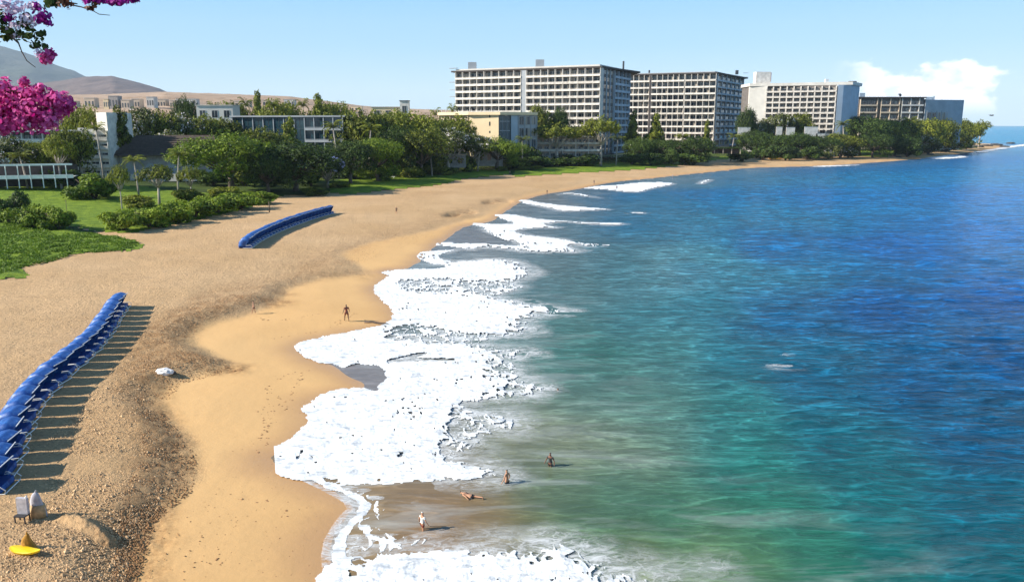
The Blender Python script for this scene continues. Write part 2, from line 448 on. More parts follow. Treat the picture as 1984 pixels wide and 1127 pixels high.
# lawns and ground cover lie on the sand as a layer of their own
def grass_material():
    m, nt, b, out = new_mat('grass')
    tc = N(nt, 'ShaderNodeTexCoord').outputs['Object']
    a = attr(nt, 'tone')
    n1 = noise(nt, tc, 0.35, 5, 0.6); n2 = noise(nt, tc, 2.4, 5, 0.7)
    c = mixc(nt, mrange(nt, n1, .35, .65, 0, 1), (0.095, 0.165, 0.012), (0.215, 0.295, 0.020))
    c = mixc(nt, a.outputs['Fac'], (0.035, 0.055, 0.012), c)
    c = mixc(nt, mrange(nt, n2, .5, .75, 0, .6), c, (0.03, 0.06, 0.012))
    nt.links.new(c, b.inputs['Base Color']); b.inputs['Roughness'].default_value = 0.85; b.inputs['Specular IOR Level'].default_value = 0.2
    bump(nt, n2, 1.0, 0.35, b)
    return m
MATS['grass'] = grass_material()
LAWN_PX = [([(-300, 470), (0, 428), (60, 422), (185, 435), (255, 438), (300, 428), (420, 407), (500, 387), (540, 378), (520, 366), (380, 372), (240, 362), (0, 368), (-300, 380)], 3.0),
           ([(-300, 560), (0, 531), (60, 525), (34, 508), (55, 497), (150, 478), (215, 474), (262, 472), (277, 462), (262, 452), (200, 443), (120, 432), (0, 424), (-300, 420)], 2.8),
           ([(640, 372), (780, 358), (860, 351), (880, 344), (930, 337), (985, 334), (990, 325), (900, 322), (760, 335), (630, 345)], 3.0),
           ([(985, 333), (1060, 329), (1180, 323), (1290, 316), (1380, 304), (1440, 300), (1440, 295), (1300, 303), (1000, 318)], 4.0),
           ([(1632, 298), (1690, 302), (1733, 299), (1737, 290), (1700, 287), (1660, 290)], 3.0)]
lawn_sd = np.full(X.shape, -1e9)
for L, z in LAWN_PX: lawn_sd = np.maximum(lawn_sd, poly_sd(X, Y, gpoly(L, z, 1)))
lawn_mask = lawn_sd + 1.2 * fbm(X / 3.0, Y / 3.0, 4, 41)
lift = 0.05 + 0.16 * sstep(0, 2.0, lawn_mask) + 0.14 * fbm(X / 1.1, Y / 1.1, 3, 55) + 0.15 * fbm(X / 6, Y / 6, 2, 57)
keep = (lawn_mask[:-1, :-1] > 0) & (lawn_mask[1:, 1:] > -0.5)
Fc = grid_faces(*X.shape, keep)
V = np.stack([X.ravel(), Y.ravel(), (ZT + np.maximum(lift, 0.01)).ravel()], 1)
tone = np.ones(X.size)
V2, F2, (t2,) = compact(V, Fc, [tone])
mesh_np('lawn', V2, F2, MATS['grass'], smooth=True, attrs={'tone': ('POINT', t2)}, kind='structure')
# planted ground behind the vegetation line
back = grT + 1.5 * wob - 1.0
Fc = grid_faces(*X.shape, (back[:-1, :-1] > 0) & (lawn_mask[:-1, :-1] <= 0.0))
V = np.stack([X.ravel(), Y.ravel(), (ZT + 0.02 + 0.10 * sstep(0, 3, back)).ravel()], 1)
tone = np.clip(0.15 + 0.5 * fbm(X / 12, Y / 12, 3, 77), 0, 0.6).ravel()
V2, F2, (t2,) = compact(V, Fc, [tone])
mesh_np('planted_ground', V2, F2, MATS['grass'], smooth=True, attrs={'tone': ('POINT', t2)}, kind='structure')

# ---------------------------------------------------------------- hills
U_OF = lambda x, y: 992 + 1600.0 * x / y
def hill(name, sky, y0, y1, y2, z0, cols, gul=1.0, az0=-60, az1=15, p=1.0):
    az = np.arange(az0, az1, 0.16); t = np.linspace(0, 1, 90)
    A = np.radians(az)[None, :] * np.ones((len(t), 1)); yy = (y0 + (y2 - y0) * t)[:, None] * np.ones((1, len(az)))
    x = np.tan(A) * yy
    # skyline height at the ridge, read from the compass bearing
    us = np.array([s[0] for s in sky], float); vs = np.array([s[1] for s in sky], float)
    U = 992 + np.tan(A) * 1600.0
    vv = np.interp(U, us, vs)
    yv = 563.5 - vv
    ratio = (-F * math.sin(THETA) + yv * math.cos(THETA)) / (F * math.cos(THETA) + yv * math.sin(THETA))
    zr = CAM_H + ratio * y1
    s = np.clip((yy - y0) / (y1 - y0), 0, 1) ** p
    fall = np.clip((yy - y1) / (y2 - y1), 0, 1)
    n = fbm(x / (y1 * .05), yy / (y1 * .12), 5, 91)
    z = z0 + (zr - z0) * (s * (1 - fall * 0.6)) + n * gul * s * (1 - s) * 3 * (y1 * 0.006) + fbm(x / (y1 * .012), yy / (y1 * .03), 3, 14) * gul * y1 * 0.0007 * s
    z = np.where(zr < z0, z0 - 3, z)
    V = np.stack([x.ravel(), yy.ravel(), z.ravel()], 1)
    m, nt, b, out = new_mat(name + '_ground')
    tc = N(nt, 'ShaderNodeTexCoord').outputs['Object']
    v = mapping(nt, tc, (1, 0.35, 1))
    n1 = noise(nt, v, 12.0 / y1, 6, 0.65); n2 = noise(nt, v, 90.0 / y1, 5, 0.7)
    c = mixc(nt, mrange(nt, n1, .38, .62, 0, 1), cols[0], cols[1])
    c = mixc(nt, mrange(nt, n2, .52, .70, 0, .7), c, cols[2])
    nt.links.new(c, b.inputs['Base Color']); b.inputs['Roughness'].default_value = 1.0; b.inputs['Specular IOR Level'].default_value = 0.0
    bump(nt, n2, 0.6, y1 * 0.003, b)
    return mesh_np(name, V, grid_faces(*x.shape), m, smooth=True, kind='structure'), (x, yy, z)
_, NEARHILL = hill('dry_hillside', [(-900, 188), (0, 186), (200, 183), (320, 178), (430, 182), (560, 187), (640, 197), (700, 205), (760, 210), (850, 213), (1100, 217), (1450, 226), (1560, 236), (1640, 246), (1700, 252), (2400, 252)],
     620, 2700, 3600, 5.0, ((0.35, 0.245, 0.17), (0.44, 0.325, 0.24), (0.21, 0.14, 0.085)), 1.0, p=0.75)
hill('brown_hill', [(-900, 158), (0, 166), (60, 164), (120, 156), (170, 148), (222, 147), (262, 157), (310, 171), (330, 180), (400, 196), (520, 240), (700, 246), (2400, 250)],
     3200, 6000, 7600, 20.0, ((0.15, 0.115, 0.105), (0.20, 0.155, 0.14), (0.10, 0.08, 0.07)), 1.3)
hill('blue_mountain', [(-900, -60), (-300, 20), (-100, 55), (0, 84), (70, 105), (112, 124), (150, 137), (166, 146), (200, 160), (300, 186), (500, 240), (2400, 250)],
     7000, 12500, 15500, 30.0, ((0.10, 0.12, 0.09), (0.16, 0.16, 0.13), (0.06, 0.08, 0.05)), 1.5)

# ---------------------------------------------------------------- sea
SEA_TINTS = [  # suspended sand, depth; sky reflection painted into the wet film: (u, v, sRGB)
    (700, 725, (146, 128, 134)), (690, 1020, (176, 140, 110)), (760, 960, (150, 118, 98)), (900, 1000, (152, 116, 92)), (950, 1040, (150, 122, 92)), (820, 1030, (156, 112, 84)),
    (1020, 1060, (128, 120, 82)), (1000, 850, (140, 130, 112)), (1100, 850, (142, 134, 114)), (1200, 860, (132, 130, 112)), (1250, 900, (108, 124, 110)), (1100, 900, (122, 124, 104)),
    (1020, 950, (84, 100, 84)), (1100, 970, (72, 106, 88)), (1200, 960, (56, 110, 96)), (1150, 1040, (84, 108, 78)), (1300, 1000, (50, 110, 92)), (1230, 1110, (124, 120, 78)), (1350, 1110, (110, 124, 84)),
    (1450, 1080, (88, 122, 88)), (1500, 1000, (36, 112, 98)), (1620, 1090, (44, 112, 92)), (1750, 1100, (18, 98, 98)), (1950, 1100, (10, 88, 104)), (1900, 1000, (8, 84, 112)), (1700, 980, (14, 98, 112)),
    (1450, 900, (28, 112, 112)), (1600, 850, (12, 94, 120)), (1900, 850, (6, 76, 124)), (1400, 800, (36, 112, 120)), (1250, 800, (84, 128, 124)), (1150, 780, (96, 124, 122)), (1550, 740, (10, 88, 132)), (1750, 740, (6, 72, 128)), (1950, 700, (6, 66, 130)),
    (1150, 700, (52, 108, 104)), (1100, 660, (58, 112, 108)), (1300, 680, (78, 124, 130)), (1400, 700, (30, 104, 130)), (1250, 620, (62, 114, 130)), (1350, 600, (50, 110, 136)), (1080, 640, (96, 120, 126)), (1500, 620, (10, 84, 144)), (1700, 600, (4, 68, 142)), (1950, 580, (4, 66, 144)),
    (1120, 560, (86, 114, 122)), (1200, 520, (70, 114, 134)), (1100, 520, (104, 116, 124)), (1350, 520, (30, 98, 142)), (1500, 480, (6, 86, 156)), (1750, 480, (4, 76, 156)), (1950, 450, (8, 84, 164)),
    (900, 500, (122, 120, 128)), (1000, 440, (104, 108, 120)), (1100, 440, (88, 112, 130)), (900, 458, (128, 116, 126)), (1050, 390, (112, 110, 120)), (1180, 400, (70, 108, 140)), (1250, 440, (38, 102, 144)), (1290, 517, (122, 142, 158)), (1340, 516, (112, 138, 158)), (1250, 385, (34, 104, 152)), (1400, 380, (14, 100, 164)), (1600, 380, (8, 92, 166)), (1900, 380, (10, 90, 170)),
    (1300, 350, (90, 116, 138)), (1450, 336, (56, 112, 152)), (1600, 335, (24, 100, 160)), (1700, 320, (34, 104, 160)), (1800, 330, (14, 96, 164)), (1950, 310, (14, 96, 168)), (1900, 290, (40, 120, 176)), (1960, 265, (40, 120, 178)), (1960, 252, (46, 124, 182)), (1500, 290, (46, 120, 180)), (2600, 400, (10, 84, 156)), (2600, 900, (6, 72, 120)), (600, 1000, (150, 118, 98)), (1200, 1400, (110, 120, 90)), (1900, 1400, (20, 100, 110))]
def srgb2lin(c): c = np.asarray(c, float) / 255.0; return np.where(c < .04045, c / 12.92, ((c + .055) / 1.055) ** 2.4)
tw = np.array([G(u, v) for u, v, _ in SEA_TINTS]); tc_ = np.array([srgb2lin(c) for _, _, c in SEA_TINTS])
def tint_space(x, y):
    r = np.hypot(x, y); return np.arctan2(x, y) * 24.0, np.log(r) * 11.0
TU, TV = tint_space(tw[:, 0], tw[:, 1])
def sea_tint(x, y):
    wx = x + 3.0 * fbm(x / 14, y / 30, 3, 61) * np.clip(np.hypot(x, y) / 80, .4, 6); wy = y * (1 + 0.05 * fbm(x / 22, y / 18, 4, 63))
    A, B = tint_space(wx, wy)
    num = np.zeros((x.size, 3)); den = np.zeros(x.size)
    A = A.ravel(); B = B.ravel()
    for k in range(len(TU)):
        w = 1.0 / (((A - TU[k]) ** 2 + (B - TV[k]) ** 2) ** 1.5 + 0.9)
        num += w[:, None] * tc_[k]; den += w
    return num / den[:, None]
azS = np.concatenate([np.arange(-30, 34, 0.13), np.arange(34, 110, 1.0)])
elS = np.concatenate([np.geomspace(0.10, 1.0, 50), np.arange(1.04, 3, 0.04), np.arange(3, 33, 0.10), np.arange(33, 64, 1.5)])
X, Y = polar_grid(azS, elS)
dsS = -poly_sd(X, Y, LAND)
rr = np.hypot(X, Y); dr = rr * rr / CAM_H * np.radians(0.10)
wv = np.zeros_like(X)
off = sstep(2, 60, dsS)
for lam, amp, ang, sd_ in ((16, .20, 92, 1), (9, .13, 70, 2), (5.5, .09, 110, 3), (3.2, .055, 84, 4), (1.8, .03, 98, 5)):
    a = R(ang); fade = 1 - sstep(0.25, 0.6, dr / lam)
    px = X * math.cos(a) + Y * math.sin(a); py = -X * math.sin(a) + Y * math.cos(a)
    n = vnoise(px / lam * 1.6, py / lam * .55, 100 + sd_)
    wv += amp * fade * (1 - 2 * np.abs(n)) * (0.15 + 0.85 * off)
keep = (dsS[:-1, :-1] > -3.5)
tint = sea_tint(X, Y)
deep = sstep(20, 90, dsS).reshape(-1, 1)
tint = tint * ((1 - deep) * np.array([[0.66, 0.78, 0.70]]) + deep * np.array([[0.22, 1.10, 0.86]]))
col = np.concatenate([tint, off.reshape(-1, 1)], 1)
V = np.stack([X.ravel(), Y.ravel(), wv.ravel() - 0.05 * off.ravel()], 1)
V2, F2, (c2,) = compact(V, grid_faces(*X.shape, keep), [col])
def water_material():
    m, nt, b, out = new_mat('sea_water')
    tc = N(nt, 'ShaderNodeTexCoord').outputs['Object']
    a = attr(nt, 'tint')
    v1 = mapping(nt, tc, (0.30, 0.85, 1), (0, 0, R(6))); v2 = mapping(nt, tc, (0.55, 1.5, 1), (0, 0, R(-14))); v3 = mapping(nt, tc, (0.05, 0.13, 1), (0, 0, R(4)))
    n1 = noise(nt, v1, 0.8, 6, 0.68, 0.6); n2 = noise(nt, v2, 1.1, 5, 0.68, 0.4); n3 = noise(nt, v3, 0.9, 4, 0.55)
    # ridged noise along the wave fronts: wide crests for bump, thin painted sky glints
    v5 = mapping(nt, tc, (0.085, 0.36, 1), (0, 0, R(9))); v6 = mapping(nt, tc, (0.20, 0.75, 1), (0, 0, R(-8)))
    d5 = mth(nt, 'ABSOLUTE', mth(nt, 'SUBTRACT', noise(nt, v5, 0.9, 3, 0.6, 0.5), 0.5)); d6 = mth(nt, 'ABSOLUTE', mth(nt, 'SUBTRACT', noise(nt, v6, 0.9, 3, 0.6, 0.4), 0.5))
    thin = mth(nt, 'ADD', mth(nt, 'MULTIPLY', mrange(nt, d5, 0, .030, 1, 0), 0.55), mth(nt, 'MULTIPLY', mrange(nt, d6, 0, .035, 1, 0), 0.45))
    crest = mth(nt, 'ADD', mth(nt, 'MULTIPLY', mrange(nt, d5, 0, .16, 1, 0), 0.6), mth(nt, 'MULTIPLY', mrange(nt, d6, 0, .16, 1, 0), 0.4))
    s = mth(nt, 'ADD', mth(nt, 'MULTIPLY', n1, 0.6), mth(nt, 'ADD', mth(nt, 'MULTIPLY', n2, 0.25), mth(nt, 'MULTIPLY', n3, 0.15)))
    g = mth(nt, 'MULTIPLY', mrange(nt, s, .42, .60, 0.45, 1.30), mrange(nt, thin, 0, 1, .98, 3.0))  # light crests, dark troughs and thin sky glints painted into the water colour
    sc_ = N(nt, 'ShaderNodeVectorMath', operation='SCALE'); nt.links.new(a.outputs['Color'], sc_.inputs[0])
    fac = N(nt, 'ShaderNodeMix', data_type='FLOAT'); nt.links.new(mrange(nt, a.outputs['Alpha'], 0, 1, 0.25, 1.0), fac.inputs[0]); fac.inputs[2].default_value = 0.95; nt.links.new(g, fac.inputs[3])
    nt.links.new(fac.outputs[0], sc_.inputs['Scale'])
    c = sc_.outputs[0]
    # drawn-out streaks of aerated water where the waves have passed
    v4 = mapping(nt, tc, (0.10, 0.42, 1), (0, 0, R(5))); n4 = noise(nt, v4, 0.8, 7, 0.62, 0.8)
    mk = mth(nt, 'MULTIPLY', mrange(nt, n4, .50, .66, 0, .55), mrange(nt, a.outputs['Alpha'], 0.0, 0.45, 0.8, 0.0))
    c = mixc(nt, mk, c, (0.42, 0.46, 0.46))
    nt.links.new(c, b.inputs['Base Color'])
    b.inputs['Roughness'].default_value = 0.20; b.inputs['IOR'].default_value = 1.33; b.inputs['Specular IOR Level'].default_value = 0.14
    st = mrange(nt, a.outputs['Alpha'], 0, 1, 0.12, 0.85)
    bp = N(nt, 'ShaderNodeBump'); bp.inputs['Distance'].default_value = 1.5; nt.links.new(st, bp.inputs['Strength']); nt.links.new(mth(nt, 'ADD', s, mth(nt, 'MULTIPLY', crest, 0.35)), bp.inputs['Height'])
    nt.links.new(bp.outputs[0], b.inputs['Normal'])
    return m
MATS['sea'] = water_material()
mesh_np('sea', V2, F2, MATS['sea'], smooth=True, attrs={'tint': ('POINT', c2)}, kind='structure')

# ---------------------------------------------------------------- foam of the breaking waves
c7 = lambda L: [(800 + x * .35282, 300 + y * .35282) for x, y in L]
FOAM = [  # (outline, thickness 0..1: 1 = dense, lower = lace)
    ([(750, 525), (850, 521), (878, 506), (940, 502), (992, 504), (1016, 515), (1048, 528), (1010, 545), (1000, 565), (965, 575), (1040, 588), (1132, 607), (1060, 612), (1030, 622), (1038, 645), (1030, 653), (960, 655), (900, 658), (960, 671), (1038, 680), (1043, 690), (1000, 700), (992, 712), (1022, 735), (1080, 754), (1040, 768), (960, 782), (895, 788), (985, 800), (1018, 822), (982, 836), (930, 834), (928, 862), (862, 879), (960, 905), (1000, 918), (985, 930), (930, 934), (860, 935), (700, 926), (620, 920), (560, 907), (528, 890), (545, 876), (588, 862), (622, 830), (630, 810), (612, 792), (632, 774), (680, 761), (735, 757), (728, 747), (748, 736), (750, 712), (700, 706), (620, 694), (585, 675), (612, 660), (690, 648), (783, 626), (785, 600), (730, 562), (767, 538)], 1.0),
    ([(662, 1200), (660, 1127), (672, 1100), (720, 1088), (800, 1066), (870, 1058), (960, 1066), (1040, 1062), (1048, 1047), (1085, 1043), (1118, 1056), (1150, 1068), (1182, 1074), (1195, 1098), (1250, 1120), (1300, 1200)], 1.0),
    (c7([(300, 379), (370, 384), (400, 415), (440, 448), (500, 474), (600, 489), (560, 501), (350, 483), (160, 484), (150, 494), (240, 510), (330, 526), (350, 514), (480, 515), (600, 534), (760, 541), (900, 540), (940, 528), (860, 500), (960, 505), (1130, 503), (1130, 492), (960, 489), (830, 462), (740, 455), (620, 440), (560, 420), (640, 406), (840, 401), (700, 386), (830, 368), (900, 378), (1150, 391), (1160, 376), (1090, 374), (960, 372), (820, 364), (700, 355), (610, 340), (560, 328), (480, 328), (460, 338), (490, 355), (560, 372), (530, 381), (400, 380)]), 0.95),
    (c7([(590, 250), (640, 250), (720, 266), (880, 284), (1070, 297), (1080, 303), (960, 310), (800, 313), (760, 296), (650, 275)]), 0.9),
    (c7([(930, 188), (1000, 172), (1130, 165), (1250, 150), (1400, 150), (1450, 163), (1300, 190), (1240, 210), (1180, 209), (1050, 192)]), 0.55),
    (c7([(780, 222), (850, 206), (930, 215), (1050, 243), (960, 232), (860, 216)]), 0.45),
    (c7([(1568, 158), (1600, 138), (1650, 134), (1600, 156), (1580, 166)]), 0.8),
    (c7([(1180, 318), (1260, 316), (1300, 322), (1200, 327)]), 0.4),
    (c7([(50, 560), (90, 533), (230, 520), (250, 526), (130, 545), (110, 562), (240, 592), (225, 612), (160, 630), (330, 574), (520, 572), (600, 592), (640, 618), (705, 652), (600, 690), (400, 700), (0, 700), (-60, 655), (0, 632), (160, 627), (160, 612), (95, 580)]), 0.95),
    ([(600, 285), (600, 285.5), (601, 285)], 0.0),
    ([(1790, 306), (1800, 300), (1850, 300), (1878, 304), (1860, 307), (1820, 309)], 0.8),
    ([(1572, 322), (1665, 319), (1666, 321), (1575, 325)], 0.5),
    ([(1884, 296), (1920, 289), (1950, 284), (1984, 279), (2100, 270), (2100, 273), (1984, 283), (1940, 290), (1900, 297)], 0.7),
    ([(1908, 270), (1940, 268), (2000, 269), (2100, 272), (2100, 276), (1990, 274), (1930, 274)], 0.75),
    ([(1470, 688), (1500, 688), (1500, 691), (1472, 690)], 0.7), ([(1515, 706), (1532, 704), (1530, 709), (1517, 710)], 0.8),
    ([(1000, 616), (1040, 622), (1010, 640), (1030, 652), (960, 660), (800, 660), (760, 640)], 0.6),
    ([(860, 1052), (900, 1044), (986, 1040), (960, 1060), (900, 1064)], 0.42),
    ([(1120, 1060), (1300, 1092), (1420, 1096), (1300, 1127), (1400, 1180), (1200, 1180)], 0.34)]
LACE = [  # open, net-like foam
    ([(528, 890), (640, 936), (714, 976), (682, 1010), (654, 1060), (664, 1127), (720, 1090), (800, 1068), (868, 1050), (830, 1030), (760, 1030), (740, 1010), (770, 985), (740, 960), (700, 945), (620, 920), (560, 908)], 0.46),
    ([(740, 640), (800, 624), (870, 640), (960, 655), (900, 672), (800, 668), (740, 660)], 0.6),
    ([(940, 690), (1000, 700), (1020, 735), (1060, 760), (980, 770), (940, 740)], 0.6),
    ([(850, 800), (1010, 810), (1000, 840), (930, 850), (920, 880), (850, 880)], 0.55),
    ([(750, 536), (1040, 548), (960, 578), (780, 570)], 0.72)]
EDGE = [(522, 889), (580, 917), (640, 940), (690, 962), (713, 979), (690, 1006), (664, 1034), (655, 1066), (660, 1105), (668, 1160)]
azF = np.arange(-17.5, 33, 0.055); elF = np.concatenate([np.arange(1.0, 3.4, 0.022), np.arange(3.4, 34, 0.055)])
X, Y = polar_grid(azF, elF)
sc_n = 1.0
warp = 1.1 * fbm(X / 3.6, Y / 5.0, 5, 201, 0.6)
rF = np.hypot(X, Y)
boxm = np.zeros(X.shape, bool)
for L, t in FOAM + LACE:
    P_ = np.array(gpoly(L, .05, 1)); boxm |= (X > P_[:, 0].min() - 4) & (X < P_[:, 0].max() + 4) & (Y > P_[:, 1].min() - 4) & (Y < P_[:, 1].max() + 4)
dsF = np.full(X.shape, 50.0); dsF[boxm] = -poly_sd(X[boxm], Y[boxm], LAND)      # metres offshore
notch = poly_in(X, Y, gpoly([(660, 716), (690, 704), (752, 704), (770, 735), (735, 760), (700, 750)], .05, 1))
notch2 = np.maximum(poly_in(X, Y, gpoly([(870, 460), (905, 440), (935, 450), (1015, 478), (880, 475)], .05, 1)), poly_in(X, Y, gpoly([(940, 425), (960, 418), (990, 430), (955, 436)], .05, 1)))
reach = 1.5 * (1 - sstep(0.5, 5, dsF)) * (notch < 0) * (notch2 < 0)
cov = np.zeros_like(X); base = np.full(X.shape, -1e9)
patch = fbm(X / 2.4, Y / 4.5, 4, 221)
for L, t in FOAM:
    if t <= 0: continue
    sdm = poly_in(X, Y, gpoly(L, 0.05, 1)) + warp + reach
    wdt = 0.25 + 3.4 * sstep(3, 14, dsF) * (1 + .8 * patch) * (1 - .85 * sstep(110, 190, rF))
    c_ = (0.20 + 0.80 * sstep(0.0, 1.0, sdm / np.maximum(wdt, .2))) * t * (sdm > 0)
    c_ = np.where((sdm > .2), np.maximum(c_, .99 * sstep(130, 190, rF)), c_)
    cov = np.maximum(cov, c_); base = np.maximum(base, sdm)
for L, t in LACE:
    sdm = poly_in(X, Y, gpoly(L, 0.05, 1)) + .6 * warp
    w_ = sstep(-0.6, 1.2, sdm); tl = t + .38 * patch
    cov = np.where(w_ > 0, cov * (1 - w_) + np.clip(tl, .05, .95) * w_, cov)
ed = 1 - sstep(0.15, 0.55, poly_sd(X, Y, gpoly(EDGE, 0.05, 1, False), closed=False) + 0.35 * fbm(X / 1.3, Y / 1.3, 3, 203))
wx = X + .5 * fbm(X / 1.7, Y / 1.7, 3, 205); wy = Y + .7 * fbm(X / 2.1 + 5, Y / 1.9, 3, 206)
net = np.maximum(1 - np.abs(vnoise(wx / 0.75, wy / 1.15, 211)) * 1.9, 1.02 - np.abs(vnoise(wx / 1.9, wy / 3.0, 212)) * 2.2)
net = net + .22 * vnoise(wx / .3, wy / .45, 213)
qs = np.quantile(net[::7, ::7], np.linspace(0, 1, 60)); rank = np.interp(net, qs, np.linspace(0, 1, 60))
solid = (rank > 1 - cov * 1.02) & (cov > .30)
hole = fbm(X / 0.5, Y / 0.8, 3, 231, .6) + 0.40 * fbm(X / 6.0, Y / 3.0, 2, 233) - 0.6 * sstep(100, 220, rF)
solid &= ~((hole > 0.56) & (ed < .5))
gap = poly_in(X, Y, gpoly([(748, 700), (770, 695), (800, 688), (830, 684), (822, 690), (800, 695), (835, 697), (880, 698), (880, 701), (750, 703)], 0.05, 1))
solid &= gap < 0
solid |= ed > 0.5
m_ = boxm | (ed > .4)
landz = np.full(X.shape, -1.0); landz[m_] = HH(X[m_], Y[m_])
solid &= landz < 0.13
dens = cov
puff = 0.5 + 0.5 * fbm(X / 0.8, Y / 0.9, 4, 241, .6)
thick = 0.05 + 0.20 * np.clip(base, 0, 2) / 2 * puff * np.clip(dens, 0, 1) + 0.10 * fbm(X / 3.2, Y / 2.0, 3, 243) * sstep(0.5, 4, base)
zf = np.maximum(landz, 0.0) + np.maximum(thick, 0.03) + 0.10 * sstep(2, 12, dsF)
k = solid[:-1, :-1] & solid[1:, 1:] & solid[1:, :-1]
V = np.stack([X.ravel(), Y.ravel(), zf.ravel()], 1)
V2, F2, _ = compact(V, grid_faces(*X.shape, k), [V])
# thin wash between and beyond the dense foam: a translucent film of bubbles
film = np.zeros(X.shape)
for L, t in FOAM + LACE:
    if t <= 0: continue
    sdm = poly_in(X, Y, gpoly(L, 0.05, 1)) + 1.5 * warp
    film = np.maximum(film, sstep(-2.6, 1.2, sdm) * (.35 + .5 * t))
film = np.maximum(film, .9 * (1 - sstep(.4, 2.4, poly_sd(X, Y, gpoly(EDGE, 0.05, 1, False), closed=False))))
film *= (notch < 0) * (notch2 < 0) * (landz < .07) * (m_ | (film > .02)) * (dsF > -1.0)
kf = (film[:-1, :-1] > .03) & (film[1:, 1:] > .03)
Vf = np.stack([X.ravel(), Y.ravel(), (np.maximum(landz, 0.0) + .035 + 0.07 * sstep(2, 12, dsF)).ravel()], 1)
Vf2, Ff2, (al2,) = compact(Vf, grid_faces(*X.shape, kf), [film.ravel()])
def wash_material():
    m, nt, b, out = new_mat('foam_wash'); tc = N(nt, 'ShaderNodeTexCoord').outputs['Object']; a = attr(nt, 'film')
    v = mapping(nt, tc, (.55, 1.1, 1)); n1 = noise(nt, v, 0.8, 8, .72, .8); d = mth(nt, 'ABSOLUTE', mth(nt, 'SUBTRACT', noise(nt, v, 1.3, 3, .6, 1.2), .5))
    web = mrange(nt, d, 0, .07, 1, 0)
    al = mth(nt, 'MULTIPLY', a.outputs['Fac'], mth(nt, 'ADD', mrange(nt, n1, .38, .66, .05, .75), mth(nt, 'MULTIPLY', web, .45)), True)
    b.inputs['Base Color'].default_value = (.74, .76, .77, 1); b.inputs['Roughness'].default_value = .8; b.inputs['Specular IOR Level'].default_value = .2
    nt.links.new(al, b.inputs['Alpha']); return m
MATS['wash'] = wash_material()
mesh_np('foam_wash', Vf2, Ff2, MATS['wash'], smooth=True, attrs={'film': ('POINT', al2)}, kind='stuff')
def foam_material():
    m, nt, b, out = new_mat('sea_foam')
    tc = N(nt, 'ShaderNodeTexCoord').outputs['Object']
    n1 = noise(nt, mapping(nt, tc, (.5, 1, 1)), 1.6, 8, 0.72, .6)
    c = mixc(nt, mrange(nt, n1, .36, .54, 0, 1), (0.42, 0.45, 0.48), (0.82, 0.83, 0.83))
    nt.links.new(c, b.inputs['Base Color']); b.inputs['Roughness'].default_value = 0.9; b.inputs['Specular IOR Level'].default_value = 0.1
    bump(nt, n1, 0.35, 0.12, b)
    return m
MATS['foam'] = foam_material()
mesh_np('sea_foam', V2, F2, MATS['foam'], smooth=True, kind='stuff')
print('foam faces', len(F2))
# ---------------------------------------------------------------- building kit
simple('white_render', (0.70, 0.645, 0.575), 0.75, 0.22, 0.5, 0.1); simple('stained_render', (0.56, 0.51, 0.45), 0.8, 0.30, 0.6, 0.1)
simple('pale_concrete', (0.56, 0.53, 0.48), 0.8, 0.12, 0.2, 0.1)
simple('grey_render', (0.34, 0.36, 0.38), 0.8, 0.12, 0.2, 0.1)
simple('cream_render', (0.74, 0.58, 0.36), 0.8, 0.07, 0.15, 0.05)
simple('tan_render', (0.55, 0.44, 0.33), 0.8, 0.12, 0.2, 0.1)
simple('blue_grey_shade_render', (0.36, 0.43, 0.50), 0.8, 0.10, 0.2, 0.1)  # blue shade of the end faces put into the colour; also on roof boxes
simple('dark_roof', (0.055, 0.045, 0.042), 0.8, 0.25, 0.6, 0.3)
simple('shingle_roof', (0.075, 0.052, 0.038), 0.9, 0.30, 1.2, 0.6)
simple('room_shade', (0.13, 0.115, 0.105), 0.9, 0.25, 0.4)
simple('teal_glass', (0.02, 0.05, 0.065), 0.12, 0.2, 0.5)
simple('dark_metal', (0.06, 0.06, 0.065), 0.5, 0.2, 1.0)
simple('white_metal', (0.80, 0.80, 0.78), 0.4, 0.05, 2.0)
simple('window_frame', (0.55, 0.53, 0.50), 0.5, 0.05, 2.0)
simple('curtain', (0.34, 0.30, 0.25), 0.9, 0.15, 3.0)
simple('red_paint', (0.35, 0.06, 0.04), 0.6, 0.1, 1.0)
simple('dark_glass', (0.025, 0.032, 0.042), 0.08, 0.3, 0.8)
simple('stone_wall', (0.33, 0.30, 0.28), 0.9, 0.25, 0.9, 0.5)

def window_mesh(w, h, kind, frame='window_frame', glass='dark_glass'):
    """Framed pane, its back on y = 0, facing -y; kinds: open curtains, half drawn, closed."""
    me = bpy.data.meshes.new('window'); bm = bmesh.new()
    def box(x0, x1, y0, y1, z0, z1, mi):
        vs = [bm.verts.new((x, y, z)) for z in (z0, z1) for y in (y0, y1) for x in (x0, x1)]
        for f in ((0, 2, 3, 1), (4, 5, 7, 6), (0, 1, 5, 4), (2, 6, 7, 3), (0, 4, 6, 2), (1, 3, 7, 5)):
            fc = bm.faces.new([vs[i] for i in f]); fc.material_index = mi
    fw = 0.10
    box(-w / 2, w / 2, -0.05, 0, 0, h, 1)
    for x in (-w / 2, w / 2 - fw, -fw / 2): box(x, x + fw, -0.13, -0.051, 0, h, 0)
    box(-w / 2 + fw, w / 2 - fw, -0.125, -0.052, h - fw, h, 0)
    if kind == 1: box(-w / 2 + fw + .02, -w * .18, -0.10, -0.053, 0, h - fw - .02, 2)
    if kind == 2: box(-w / 2 + fw + .02, -fw / 2 - .02, -0.10, -0.053, 0, h - fw - .02, 2); box(w * .22, w / 2 - fw - .02, -0.10, -0.053, 0, h - fw - .02, 2)
    if kind == 3: box(fw / 2 + .02, w / 2 - fw - .02, -0.09, -0.054, 0, h - fw - .02, 2)
    bm.to_mesh(me); bm.free()
    for n in (frame, glass, 'curtain'): me.materials.append(MATS[n])
    return me

